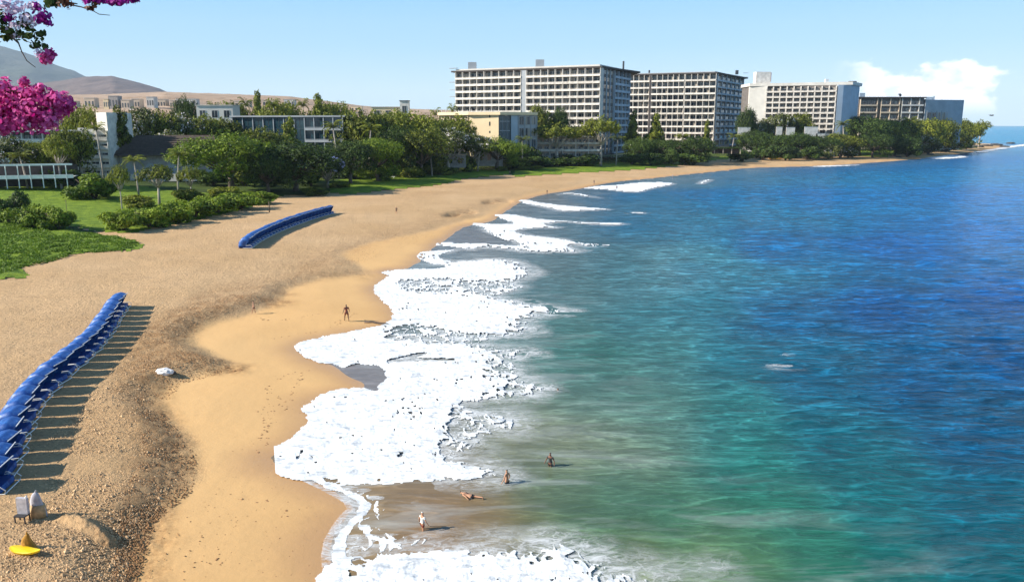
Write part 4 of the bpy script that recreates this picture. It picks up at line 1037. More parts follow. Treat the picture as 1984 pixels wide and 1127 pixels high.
for k, (u, v0, v1, w, mt) in enumerate(sorted(HOUSES)):
    y = 900
    for yy in range(700, 2400, 20):
        p = at(u, v1, yy)
        if hill_z(p.x, yy) >= p.z: break
        y = yy
    colr = {'tan_render': 'tan', 'cream_render': 'cream', 'stone_wall': 'brown', 'pale_concrete': 'pale grey'}[mt]
    place = 'leftmost on the dry hillside' if k == 0 else ('rightmost on the dry hillside' if k == 15 else WORDS[k] + ' from the left on the dry hillside')
    r = small_house('hillside_building', u, v0, v1 + 6, y, w, mt, 'distant %s flat-roofed building, %s' % (colr, place), nb=3, depth=12)
    r['group'] = 'buildings on the dry hillside'
# ---------------------------------------------------------------- vegetation
def leaf_material(name, dark, light, odd=None, trans=0.25):
    m, nt, b, out = new_mat(name)
    a = attr(nt, 'tone')
    oi = N(nt, 'ShaderNodeObjectInfo')
    f = mth(nt, 'ADD', a.outputs['Fac'], mth(nt, 'MULTIPLY', mth(nt, 'SUBTRACT', oi.outputs['Random'], 0.5), 0.35), True)
    c = mixc(nt, f, dark, light)
    if odd:
        a2 = attr(nt, 'odd'); c = mixc(nt, a2.outputs['Fac'], c, odd)
    nt.links.new(c, b.inputs['Base Color']); b.inputs['Roughness'].default_value = 0.6; b.inputs['Specular IOR Level'].default_value = 0.25
    t = N(nt, 'ShaderNodeBsdfTranslucent'); nt.links.new(c, t.inputs['Color'])
    mx = N(nt, 'ShaderNodeMixShader'); mx.inputs[0].default_value = trans
    nt.links.new(b.outputs[0], mx.inputs[1]); nt.links.new(t.outputs[0], mx.inputs[2]); nt.links.new(mx.outputs[0], out.inputs['Surface'])
    MATS[name] = m; return m
leaf_material('leaf_mid', (0.020, 0.036, 0.005), (0.29, 0.315, 0.030))
leaf_material('leaf_bright', (0.035, 0.075, 0.006), (0.26, 0.34, 0.022))
leaf_material('leaf_dark', (0.008, 0.022, 0.006), (0.105, 0.165, 0.024))
leaf_material('leaf_flower', (0.026, 0.042, 0.010), (0.20, 0.22, 0.05), odd=(0.75, 0.68, 0.66))
leaf_material('leaf_lilac', (0.02, 0.035, 0.02), (0.06, 0.09, 0.05), odd=(0.46, 0.50, 0.80))
leaf_material('leaf_ground', (0.055, 0.110, 0.010), (0.19, 0.29, 0.020))
simple('bark', (0.13, 0.095, 0.07), 0.9, 0.3, 3.0, 0.5)
simple('pale_bark', (0.36, 0.31, 0.26), 0.9, 0.25, 3.0, 0.5)

def leaf_cards(C, Nn, size, rg, bend=True):
    """Small kinked leaf-clump faces: 4 triangles-ish each (two quads folded on the midrib)."""
    n = len(C)
    Nn = Nn + rg.normal(0, .55, Nn.shape); Nn /= np.linalg.norm(Nn, axis=1)[:, None] + 1e-9
    t = rg.normal(0, 1, (n, 3)); t -= (t * Nn).sum(1)[:, None] * Nn; t /= np.linalg.norm(t, axis=1)[:, None] + 1e-9
    s = np.cross(Nn, t); sz = (size * rg.uniform(.6, 1.35, n))[:, None]
    p0 = C - t * sz * .5; p1 = C + t * sz * .5
    m0 = C + s * sz * .34 - Nn * sz * .12; m1 = C - s * sz * .34 - Nn * sz * .12
    V = np.stack([p0, m0, p1, m1], 1).reshape(-1, 3)
    i = np.arange(n) * 4
    Fq = np.stack([i, i + 1, i + 2, i + 3], 1)
    Ft = np.concatenate([np.stack([i, i + 1, i + 2], 1), np.stack([i, i + 2, i + 3], 1)])
    return V, Ft
def crown(name, blobs, n, size, mat, parent, seed, odd_frac=0.0, gap=0.35, zmin=None, odd_name='odd'):
    rg = np.random.default_rng(seed)
    B = np.array([[*b[0], *b[1]] for b in blobs], float)
    vol = (B[:, 3] * B[:, 4] * B[:, 5]) ** (2 / 3); pick = rg.choice(len(B), int(n * 1.6), p=vol / vol.sum())
    d = rg.normal(0, 1, (len(pick), 3)); d /= np.linalg.norm(d, axis=1)[:, None]
    rad = rg.uniform(.25, 1, len(pick)) ** .38
    lump = 1 + .22 * vnoise(d[:, 0] * 2.2 + pick * 3.1, d[:, 1] * 2.2 + d[:, 2] * 2.7 + pick, seed)
    C = B[pick, :3] + d * B[pick, 3:] * (rad * lump)[:, None]
    # holes: drop leaves where a lattice of noise is low
    g = vnoise(C[:, 0] / 1.5 + 9, C[:, 1] / 1.5 + C[:, 2] / 1.3, seed + 3) + .5 * vnoise(C[:, 2] / .8, C[:, 0] / .8 + C[:, 1] / .9, seed + 5)
    keep = g > (-1 + gap * 1.6) * .6
    if zmin is not None: keep &= C[:, 2] > zmin
    idx = np.nonzero(keep)[0][:n]
    C = C[idx]; d = d[idx]; d[:, 2] = d[:, 2] * .7 + .35
    V, Ft = leaf_cards(C, d, size, rg)
    m = len(C)
    clump = .5 + .5 * vnoise(C[:, 0] / 2.2, C[:, 1] / 2.2 + C[:, 2] / 1.7, seed + 8)
    tone = np.clip(.5 + (clump - .5) * 1.25 + rg.normal(0, .22, m), 0, 1)
    odd = (rg.random(m) < odd_frac * 2 * (clump > .5)).astype(float)
    at_ = {'tone': ('FACE', np.concatenate([tone, tone])), 'odd': ('FACE', np.concatenate([odd, odd]))}
    return mesh_np(name, V, Ft, mat, parent, attrs=at_)

def limb_paths(H, W, trunk_h, k, rg, lean=0.0, flat=.55):
    """Trunk and k main limbs, with the crown lumps at their ends."""
    paths = []; blobs = []
    top = Vector((lean * trunk_h, 0, trunk_h)); paths.append(([(0, 0, -.4), (lean * trunk_h * .3 + rg.normal(0, .1), rg.normal(0, .1), trunk_h * .5), top], [W * .035 + .1, W * .028 + .06, W * .022 + .05]))
    for i in range(k):
        a = 2 * PI * i / k + rg.uniform(-.4, .4); rr_ = W * .5 * (.35 + .55 * rg.random()) if i else 0
        zt_ = trunk_h + (H - trunk_h) * (flat + (1 - flat) * .9 * (1 - (rr_ / (W * .5)) ** 1.5) * rg.uniform(.6, 1)) * .86
        e = Vector((math.cos(a) * rr_, math.sin(a) * rr_, zt_)); mid = top.lerp(e, .5) + Vector((rg.normal(0, .3), rg.normal(0, .3), -.1 * H * rg.random()))
        paths.append(([top - Vector((0, 0, .3)), mid, e], [W * .016 + .05, W * .010 + .03, .03]))
        br = W * rg.uniform(.17, .26); blobs.append(((e.x, e.y, min(e.z, H - br * .6)), (br, br, br * rg.uniform(.55, .8))))
    return paths, blobs
def tree_proto(kind, seed):
    rg = np.random.default_rng(seed); root = empty('proto', (0, 0, 0))
    spec = {'broad': (14, 18, 4.0, 18, 'leaf_mid', 11000, .62, 'bark', .62), 'bright': (16, 18, 5.0, 18, 'leaf_bright', 14000, .50, 'bark', .35),
            'dark': (14, 17, 3.5, 18, 'leaf_dark', 13000, .50, 'bark', .45), 'airy': (14, 13, 6.0, 11, 'leaf_mid', 5500, .55, 'pale_bark', .8),
            'flower': (12, 13, 3.5, 14, 'leaf_flower', 8500, .50, 'pale_bark', .5), 'tall': (16, 8, 5.0, 10, 'leaf_mid', 6500, .55, 'bark', .45),
            'lilac': (9, 9, 2.0, 12, 'leaf_lilac', 5000, .42, 'pale_bark', .4)}[kind]
    H, W, th, k, lm, n, sz, bm_, gap = spec
    paths, blobs = limb_paths(H, W, th, k, rg, rg.uniform(-.12, .12), .45 if kind != 'tall' else .1)
    if kind == 'bright' or kind == 'broad':   # wide skirts hanging low on the sides
        for i in range(10):
            a = rg.uniform(0, 2 * PI); blobs.append(((math.cos(a) * W * .36, math.sin(a) * W * .36, H * rg.uniform(.22, .56)), (W * .13, W * .13, H * .12)))
    if kind == 'dark':
        for i in range(12):
            a = rg.uniform(0, 2 * PI); blobs.append(((math.cos(a) * W * .37, math.sin(a) * W * .37, H * rg.uniform(.2, .55)), (W * .14, W * .14, H * .15)))
    if kind == 'tall':
        for i in range(7): blobs.append(((rg.normal(0, .5), rg.normal(0, .5), H * (.45 + .08 * i)), (W * .34 * (1 - i * .07), W * .34 * (1 - i * .07), 1.6)))
    t = MB()
    for p, r_ in paths: t.tube(p, r_, 6)
    t.build('trunk', MATS[bm_], root, True)
    crown('crown', blobs, n, sz, MATS[lm], root, seed, {'flower': .10, 'lilac': .3}.get(kind, 0), gap)
    return root, H, W
def shrub_proto(kind, seed):
    rg = np.random.default_rng(seed); root = empty('proto', (0, 0, 0)); H, W = 4.0, 6.0
    lm = {'shrub': 'leaf_bright', 'dark_shrub': 'leaf_dark', 'mid_shrub': 'leaf_mid', 'flower_shrub': 'leaf_flower'}[kind]
    blobs = []
    for i in range(16):
        a = rg.uniform(0, 2 * PI); q = rg.random() ** .6 * W * .36
        br = W * rg.uniform(.13, .2); blobs.append(((math.cos(a) * q, math.sin(a) * q, H * rg.uniform(.2, .72) * (1 - .3 * q / W)), (br, br, br * .8)))
    t = MB()
    for i in range(6):
        a = rg.uniform(0, 2 * PI); t.tube([(0, 0, -.2), (math.cos(a) * .6, math.sin(a) * .6, H * .4), (math.cos(a) * 1.4, math.sin(a) * 1.4, H * .7)], [.09, .06, .02], 5)
    t.build('stem', MATS['bark'], root, True)
    crown('foliage', blobs, 4200, .34, MATS[lm], root, seed, .08 if 'flower' in kind else 0, .25, zmin=-.1)
    return root, H, W
def palm_proto(seed):
    rg = np.random.default_rng(seed); root = empty('proto', (0, 0, 0)); H, W = 11.0, 6.0
    t = MB(); t.tube([(0, 0, -.3), (.15, 0, 3), (.5, .1, 6.5), (.9, .1, 9.4)], [.24, .19, .16, .14], 7); t.build('trunk', MATS['pale_bark'], root, True)
    VV = []; FF = []; base = 0; tones = []
    for i in range(20):
        a = 2 * PI * i / 20 + rg.uniform(-.2, .2); el = rg.uniform(-.35, 1.15); L = rg.uniform(2.4, 3.2)
        prev = np.array([.9, .1, 9.4]); dirh = np.array([math.cos(a), math.sin(a), 0]); side = np.array([-math.sin(a), math.cos(a), 0])
        pts = []
        for s_ in range(7):
            q = s_ / 6; e = el - 1.5 * q; pts.append(prev.copy()); prev = prev + (dirh * math.cos(e) + np.array([0, 0, math.sin(e)])) * L / 6
        for s_ in range(6):
            for sg in (-1, 1):
                for hh in (0, .5):
                    p = pts[s_] * (1 - hh) + pts[s_ + 1] * hh; ln = .75 * math.sin(PI * min(.95, (s_ + hh + 1) / 7))
                    tip = p + side * sg * ln + dirh * .35 + np.array([0, 0, -.28]); w = dirh * .11
                    VV += [p - w, p + w, tip]; FF.append((base, base + 1, base + 2)); base += 3; tones.append(rg.uniform(.2, .9))
    mesh_np('crown', np.array(VV), np.array(FF), MATS['leaf_mid'], root, attrs={'tone': ('FACE', np.array(tones)), 'odd': ('FACE', np.zeros(len(tones)))})
    return root, H, W
PROTO = {}
for kd, seeds in (('broad', (1, 2)), ('bright', (3, 4)), ('dark', (5, 6)), ('airy', (7, 8)), ('flower', (9, 10)), ('tall', (11, 12)), ('lilac', (13,))):
    PROTO[kd] = [tree_proto(kd, s) for s in seeds]
for kd, seeds in (('shrub', (21, 22)), ('dark_shrub', (23,)), ('mid_shrub', (24, 25)), ('flower_shrub', (26,))):
    PROTO[kd] = [shrub_proto(kd, s) for s in seeds]
PROTO['palm'] = [palm_proto(31)]
USED = set()
def plant(kind, u, v_top, y, w_px, label, base=None, name=None, sink=0.0, cat=None, group=None):
    p = at(u, v_top, y); z0 = H1(p.x, p.y) if base is None else base
    if y > 620: z0 = min(z0, 6)
    v = random.randrange(len(PROTO[kind])); root, H, W = PROTO[kind][v]
    key = (kind, v)
    if key in USED: o = copy_tree(root)
    else: o = root; USED.add(key)
    nm = name or {'palm': 'palm_tree'}.get(kind, 'shrub' if 'shrub' in kind else 'tree'); o.name = nm
    h = max(1.2, p.z - z0 + sink); w = w_px * y / 1590.0
    sxy = w / W * (1.15 if 'shrub' not in kind else (1.4 if u < 1400 else 1.08)); o.location = (p.x, p.y, z0 - sink); o.rotation_euler = (0, 0, random.uniform(0, 2 * PI)); o.scale = (sxy, sxy, h / H * 1.03)
    tag(o, label, cat or ('palm tree' if kind == 'palm' else 'shrub' if 'shrub' in kind else 'tree'), group)
    return o

T = [  # kind, u, v_top, y, width px, label
    ('broad', 152, 202, 300, 66, 'dark green tree behind the pink flowers, above the white apartment roof'),
    ('broad', 132, 243, 262, 78, 'bushy tree in front of the white apartment block, left of its windows'),
    ('flower', 18, 262, 258, 90, 'speckled pale-flowering tree at the left edge under the pink flowers'),
    ('broad', 74, 272, 262, 74, 'dense tree in front of the long white balcony bands'),
    ('airy', 108, 262, 252, 50, 'thin tree with pale blossom between two dense trees by the pergola'),
    ('shrub', 178, 331, 230, 92, 'large bright rounded bush on the lawn below the white apartments'),
    ('dark_shrub', 8, 362, 178, 66, 'dark rounded bush at the left edge above the lawn tip'),
    ('tall', 231, 212, 296, 36, 'narrow upright tree at the right corner of the white apartment block'),
    ('airy', 228, 318, 206, 34, 'thin dark-trunked young tree standing alone on the lawn'),
    ('airy', 302, 318, 222, 62, 'small open tree with crooked pale limbs before the grey arches'),
    ('airy', 366, 322, 232, 40, 'slim tree with forked pale trunk left of the bright spreading tree'),
    ('flower', 262, 205, 332, 78, 'pale-speckled tree rising over the left end of the brown roof'),
    ('broad', 306, 213, 338, 80, 'olive tree over the middle of the brown shingle roof'),
    ('flower', 352, 217, 345, 84, 'white-flecked tree over the right part of the brown roof'),
    ('dark', 355, 186, 402, 46, 'round dark treetop standing highest above the brown roof'),
    ('broad', 398, 222, 348, 76, 'mid green tree at the right end of the brown roof'),
    ('flower', 330, 250, 318, 70, 'low spotted tree close against the brown roof'),
    ('bright', 443, 257, 262, 158, 'large bright green spreading tree by the beach path'),
    ('dark', 566, 272, 270, 150, 'large very dark round tree right of the bright spreading tree'),
    ('dark', 515, 288, 262, 90, 'dark tree squeezed between the bright and the very dark tree'),
    ('broad', 508, 246, 305, 80, 'olive tree in front of the teal glass block, behind the bright tree'),
    ('broad', 432, 228, 350, 70, 'treetop at the left end of the teal glass block'),
    ('broad', 440, 196, 430, 74, 'treetop on the skyline left of the two tall ragged palms'),
    ('tall', 497, 181, 440, 28, 'ragged tall treetop breaking the hillside skyline left'),
    ('broad', 545, 194, 430, 76, 'treetop behind the roof of the teal glass block, in its middle'),
    ('palm', 532, 190, 420, 34, 'palm behind the teal glass block'),
    ('tall', 616, 187, 430, 34, 'ragged tall treetop above the right window grid'),
    ('broad', 640, 196, 440, 78, 'flat treetop row behind the right window grid'),
    ('tall', 560, 232, 328, 40, 'upright tree against the middle of the teal glass block'),
    ('lilac', 632, 296, 284, 56, 'pale lilac-blue flowering bush between two dark trees'),
    ('dark', 676, 268, 305, 96, 'dark tree right of the lilac-blue flowering bush'),
    ('broad', 694, 212, 352, 104, 'tall tree right of the window grid'),
    ('bright', 730, 262, 318, 92, 'lighter tree with thin trunk at the back of the shaded lawn'),
    ('broad', 742, 216, 366, 96, 'tree below the cream rooftop block, left'),
    ('broad', 794, 214, 380, 104, 'tree below the white box tower'),
    ('dark', 768, 245, 345, 84, 'dark middle tree of the dense grove'),
    ('broad', 815, 250, 345, 100, 'tree in front of the dense grove beside the sunlit lawn'),
    ('broad', 838, 226, 392, 88, 'tree at the left end of the cream block terrace'),
    ('flower', 868, 246, 372, 92, 'grey-green flowering tree over the stone cabin'),
    ('broad', 886, 222, 412, 62, 'tree hiding the left edge of the cream wall'),
    ('flower', 912, 256, 392, 80, 'grey-green tree below the cream wall'),
    ('bright', 962, 266, 398, 84, 'bright yellow-green tree below the right edge of the cream wall'),
    ('palm', 876, 200, 455, 22, 'small palm on the terrace left of the tallest hotel'),
    ('palm', 846, 208, 455, 24, 'low palm left of the small terrace palm'),
    ('broad', 1046, 203, 460, 44, 'dark tree between the cream block and the tallest hotel'),
    ('dark', 1086, 202, 462, 30, 'round dark treetop before the middle balconies of the tallest hotel'),
    ('airy', 1080, 238, 436, 86, 'umbrella-shaped dark tree in front of the white podium'),
    ('airy', 1128, 238, 446, 60, 'open tree over the right half of the white podium'),
    ('airy', 1166, 224, 436, 66, 'tall tree with dark trunk at the corner of the tallest hotel'),
    ('tall', 1226, 219, 480, 26, 'tall dark tree at the left foot of the second tower'),
    ('tall', 1270, 224, 480, 34, 'tall dark tree before the middle of the second tower'),
    ('tall', 1370, 236, 485, 18, 'slim dark tree against the right part of the second tower'),
    ('dark', 1240, 266, 470, 56, 'dark bushy tree at the left foot of the second tower'),
    ('dark', 1290, 266, 474, 62, 'dark bushy tree at the middle foot of the second tower'),
    ('dark', 1347, 263, 470, 60, 'rounded dark tree at the right foot of the second tower'),
    ('dark', 1450, 206, 566, 32, 'dark tree left of the blank wall of the hotel slab'),
    ('dark', 1462, 252, 556, 60, 'dark tree left of the white garden walls'),
    ('flower', 1478, 232, 574, 46, 'brownish tree below the left end wall of the hotel slab'),
    ('flower', 1512, 217, 578, 62, 'light speckled tree in front of the left balconies of the hotel slab'),
    ('broad', 1548, 219, 584, 50, 'light tree in front of the middle balconies of the hotel slab'),
    ('dark', 1500, 258, 550, 64, 'dark tree right below the narrow white wall panel'),
    ('dark', 1545, 256, 548, 64, 'dark tree below the longest white wall panel'),
    ('dark', 1590, 262, 548, 62, 'low dark tree left of the beach lawn'),
    ('broad', 1632, 258, 560, 58, 'dull green tree right of the white garden walls'),
    ('dark', 1672, 222, 596, 84, 'tall dark tree covering the right end of the hotel slab'),
    ('broad', 1712, 230, 610, 66, 'tree at the left foot of the low tan hotel'),
    ('broad', 1748, 228, 622, 74, 'tree at the middle foot of the low tan hotel'),
    ('broad', 1788, 230, 650, 70, 'tree before the joint of the tan and dark hotel parts'),
    ('broad', 1824, 229, 690, 62, 'tree below the dark end of the low hotel'),
    ('broad', 1854, 231, 740, 54, 'tree at the right edge of the low hotel'),
    ('broad', 1880, 237, 790, 44, 'last but one tree on the headland'),
    ('airy', 1902, 232, 830, 34, 'outermost leaning tree on the headland'),
    ('dark', 1695, 256, 572, 60, 'low dark tree above the beach lawn'),
    ('dark', 1738, 258, 600, 62, 'low dark tree right of the beach lawn'),
    ('flower', 1780, 256, 640, 60, 'low speckled tree in the middle of the headland'),
    ('dark', 1818, 256, 690, 52, 'low dark tree on the outer headland'),
    ('broad', 1852, 258, 740, 46, 'low tree near the headland point')]
PALMS = [(190, 236, 282, 34, 'tall palm against the windows of the white apartment block'), (45, 292, 250, 40, 'palm behind the left end of the pergola'), (262, 300, 236, 36, 'palm in front of the left arches of the lodge'),
         (338, 288, 246, 40, 'palm in front of the middle arches of the lodge'), (408, 196, 440, 22, 'thin palm on the skyline above the pale flat block'), (470, 188, 450, 24, 'thin palm on the skyline over the teal glass block'), (590, 190, 440, 24, 'thin palm on the skyline left of the window grid'),
         (652, 232, 330, 36, 'palm at the right end of the window grid'), (712, 236, 330, 38, 'palm rising from the front of the dense grove'), (836, 262, 350, 34, 'palm before the stone cabin'), (925, 286, 385, 32, 'palm beside the stone kiosk'), (1012, 262, 412, 30, 'palm before the dark glazed side of the cream block'),
         (1195, 262, 446, 28, 'palm right of the tallest hotel corner'), (1322, 258, 470, 26, 'palm before the second tower, right of its middle'), (1418, 258, 505, 24, 'palm right of the second tower'), (1640, 232, 572, 26, 'palm at the right end of the hotel slab'), (1770, 226, 640, 24, 'palm before the low tan hotel')]
for (u, vt, y, w, lab) in PALMS: plant('palm', u, vt, y, w * 1.25, lab, group='palms between the buildings')
for t in T:
    kd, u, vt, y, w, lab = t
    big = kd not in ('shrub', 'dark_shrub', 'palm', 'lilac')
    o = plant(kd, u, vt, y, w, lab)
    if y < 520 and vt > 215: pass
    o['group'] = {'palm': 'palms between the buildings', 'shrub': 'shrubs on the lawn', 'dark_shrub': 'shrubs on the lawn'}.get(kd, 'trees behind the beach')

# clipped and loose shrubs along the edge of the sand
SH = [('shrub', 60, 392, 172, 74, 'long low bush on the lawn behind the left lawn tip'), ('shrub', 108, 398, 170, 64, 'low bright bush left of the dark gap in the hedge'),
      ('shrub', 236, 402, 172, 70, 'leftmost bush of the hedge above the sand'), ('shrub', 286, 396, 178, 76, 'bush of the hedge where the hedge is deepest'),
      ('shrub', 330, 386, 186, 70, 'bush of the hedge just right of its deepest part'), ('shrub', 374, 381, 196, 72, 'bush of the hedge in front of the bright tree, left'),
      ('shrub', 418, 374, 206, 74, 'bush of the hedge in front of the bright tree, right'), ('shrub', 464, 369, 218, 70, 'bush of the hedge below the dark tree gap'),
      ('shrub', 508, 368, 232, 56, 'rightmost bush of the hedge beside the path'), ('mid_shrub', 362, 360, 228, 52, 'small rounded bush behind the hedge before the grey arches'),
      ('mid_shrub', 268, 372, 214, 60, 'dark low bush behind the hedge near the young tree'), ('mid_shrub', 440, 357, 240, 70, 'low bush under the bright spreading tree'),
      ('mid_shrub', 612, 360, 262, 50, 'low bush at the right foot of the very dark tree'), ('mid_shrub', 655, 348, 285, 40, 'low bush behind the shaded lawn'),
      ('shrub', 735, 320, 322, 58, 'pale sunlit clipped bush behind the shaded lawn'), ('mid_shrub', 795, 318, 340, 50, 'bush at the back of the sunlit lawn'),
      ('mid_shrub', 850, 315, 360, 56, 'bush left of the stone cabin'), ('mid_shrub', 1005, 300, 410, 60, 'dark bush right of the stone kiosk'),
      ('dark_shrub', 1050, 296, 425, 76, 'dark hedge stretch under the umbrella-shaped tree'), ('dark_shrub', 1110, 294, 432, 76, 'dark hedge stretch below the white podium'),
      ('mid_shrub', 1010, 322, 398, 30, 'small green tuft on the bank left of the tall lamp post'), ('mid_shrub', 1040, 320, 400, 28, 'second small tuft on the bank, nearest the lamp post'),
      ('mid_shrub', 975, 322, 388, 24, 'small tuft below the stone kiosk'), ('dark_shrub', 1225, 292, 452, 52, 'dark hedge stretch right of the hotel corner'),
      ('dark_shrub', 1262, 292, 456, 52, 'dark hedge stretch at the middle of the second tower'), ('dark_shrub', 1306, 281, 456, 26, 'dark upright bush on the beach edge'),
      ('dark_shrub', 1345, 290, 462, 64, 'long dark hedge stretch before the second tower'), ('dark_shrub', 1440, 283, 500, 60, 'dark hedge right of the flat-topped shelter'),
      ('dark_shrub', 1480, 276, 520, 60, 'dark hedge behind the tall thin post'), ('dark_shrub', 1524, 278, 520, 60, 'dark hedge right of the tall thin post'),
      ('dark_shrub', 1566, 278, 530, 60, 'dark hedge below the lowest white wall panel'), ('flower_shrub', 1608, 276, 540, 50, 'speckled bush left of the beach lawn'),
      ('flower_shrub', 1646, 272, 556, 50, 'speckled bush behind the beach lawn'), ('dark_shrub', 1760, 272, 590, 60, 'dark bush right behind the beach lawn'),
      ('flower_shrub', 1800, 274, 640, 50, 'speckled bush above the rocky shore'), ('flower_shrub', 1840, 274, 700, 44, 'speckled bush nearest the rocky point'), ('dark_shrub', 1874, 268, 770, 36, 'dark bush on the rocky point')]
for kd, u, vt, y, w, lab in SH:
    plant(kd, u, vt, y, w, lab, group='shrubs along the beach edge')
FILL = [(600, 'dark'), (685, 'dark'), (760, 'mid'), (822, 'dark'), (885, 'mid'), (1025, 'dark'), (410, 'dark'), (470, 'mid'), (120, 'dark'), (20, 'dark')]
ORDW = ['leftmost', 'second', 'third', 'fourth', 'fifth', 'fifth from the right', 'fourth from the right', 'third from the right', 'second from the right', 'rightmost']
for k, (u, kd) in enumerate(sorted(FILL)):
    yb = float(np.interp(u, [0, 120, 330, 470, 600, 700, 850, 950, 1030], [256, 256, 280, 285, 292, 335, 372, 400, 432]))
    plant(kd + '_shrub', u, float(np.interp(u, [0, 330, 600, 850, 1030], [318, 318, 322, 288, 268])), yb, 58, '%s understorey bush beneath the tree line, %s' % ('mid green' if kd == 'mid' else 'dark', ORDW[k] + (' from the left' if 0 < k < 5 else '')), group='understorey bushes')
for kd in PROTO:
    for v, (root, _, _) in enumerate(PROTO[kd]):
        if (kd, v) not in USED:
            for ch in list(root.children): bpy.data.objects.remove(ch)
            bpy.data.objects.remove(root)

# undergrowth under the trees and leafy ground cover, past counting
def scatter_cover(name, polys, z, n, size, mat, seed, hmin, hmax, scale_by=None):
    rg = np.random.default_rng(seed); Cs = []
    for L, zz, share in polys:
        P = np.array(gpoly(L, zz, 1)); lo = P.min(0); hi = P.max(0)
        q = rg.uniform(lo, hi, (int(n * share * 3), 2)); ok = poly_sd(q[:, 0], q[:, 1], P) > .1
        q = q[ok][:int(n * share)]
        Cs.append(q)
    q = np.concatenate(Cs); zb = HH(q[:, 0], q[:, 1])
    lump = .5 + .5 * fbm(q[:, 0] / 2.6, q[:, 1] / 3.2, 3, seed)
    keep = lump > .30; q = q[keep]; zb = zb[keep]; lump = lump[keep]
    C = np.stack([q[:, 0], q[:, 1], zb + rg.uniform(hmin, hmax, len(q)) * (lump * 1.8 - .35).clip(.1, 1.5)], 1)
    d = rg.normal(0, .6, C.shape); d[:, 2] = np.abs(d[:, 2]) + .6
    V, Ft = leaf_cards(C, d, size, rg)
    tone = np.clip(lump + rg.normal(0, .18, len(C)), 0, 1)
    mesh_np(name, V, Ft, MATS[mat], attrs={'tone': ('FACE', np.concatenate([tone, tone]))}, kind='stuff')
scatter_cover('ground_cover', [([(-40, 470), (0, 432), (60, 426), (150, 470), (120, 492), (40, 506), (20, 520), (-40, 530)], 2.8, .42), ([(150, 440), (260, 455), (274, 462), (230, 474), (100, 480), (60, 470)], 2.8, .16),
               ([(230, 432), (300, 426), (420, 406), (500, 386), (532, 380), (520, 366), (420, 372), (330, 388), (250, 405)], 3.0, .42)], 0, 60000, .34, 'leaf_ground', 71, .05, .85)
scatter_cover('undergrowth', [([(560, 352), (700, 332), (860, 330), (1000, 316), (1180, 312), (1300, 304), (1300, 300), (1000, 306), (700, 318), (560, 336)], 4.0, .6), ([(1320, 305), (1450, 299), (1620, 296), (1900, 282), (1900, 280), (1640, 288), (1440, 294), (1320, 300)], 3.2, .4)], 0, 16000, .7, 'leaf_mid', 72, .1, 1.6)
# ---------------------------------------------------------------- blue clamshell cabanas
def canvas(name):
    m, nt, b, out = new_mat(name); tc = N(nt, 'ShaderNodeTexCoord').outputs['Object']
    n1 = noise(nt, tc, 1.1, 5, .6, .5); n2 = noise(nt, tc, 5.0, 4, .6)
    c = mixc(nt, mrange(nt, n1, .40, .62, 0, 1), (0.005, 0.050, 0.24), (0.015, 0.11, 0.40)); c = mixc(nt, mrange(nt, n2, .56, .72, 0, .45), c, (0.16, 0.33, 0.58))  # pale blue patches: bleached canvas that also paints in highlights
    nt.links.new(c, b.inputs['Base Color']); b.inputs['Roughness'].default_value = .5; bump(nt, n1, .5, .12, b); MATS[name] = m
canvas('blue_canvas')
simple('blue_cushion', (0.006, 0.05, 0.24), 0.7, 0.2, 2.0, 0.2)
def hood_mesh(H=1.95, D=1.35, W=2.1, t1=122):
    bm = bmesh.new(); nt_, ny = 16, 9; grid = []
    for i in range(nt_ + 1):
        t = R(t1) * i / nt_; rib = abs(math.sin(i / nt_ * 4 * PI)); row = []
        for j in range(ny + 1):
            s = -1 + 2 * j / ny; edge = (1 - abs(s) ** 5) ** .35 if abs(s) < 1 else 0.0
            q = (0.80 + 0.20 * edge) * (1 - .055 * rib * (1 - s * s) - .02)
            row.append(bm.verts.new((-math.cos(t) * D * q, s * W / 2, .38 + math.sin(t) * (H - .38) * q)))
        grid.append(row)
    for i in range(nt_):
        for j in range(ny): bm.faces.new((grid[i][j], grid[i][j + 1], grid[i + 1][j + 1], grid[i + 1][j]))
    for j in (0, ny):   # side gores down to the pivot
        pv = bm.verts.new((0, (-1 if j == 0 else 1) * W / 2, .38))
        for i in range(nt_): bm.faces.new((grid[i][j], grid[i + 1][j], pv))
    # skirt at the back down to the sand
    low = [bm.verts.new((v.co.x * .96, v.co.y, 0.02)) for v in grid[0]]
    for j in range(ny): bm.faces.new((grid[0][j], grid[0][j + 1], low[j + 1], low[j]))
    bmesh.ops.recalc_face_normals(bm, faces=bm.faces)
    bmesh.ops.solidify(bm, geom=list(bm.faces), thickness=0.025)
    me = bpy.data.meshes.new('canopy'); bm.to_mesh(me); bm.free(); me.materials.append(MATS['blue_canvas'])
    me.polygons.foreach_set('use_smooth', [True] * len(me.polygons)); return me
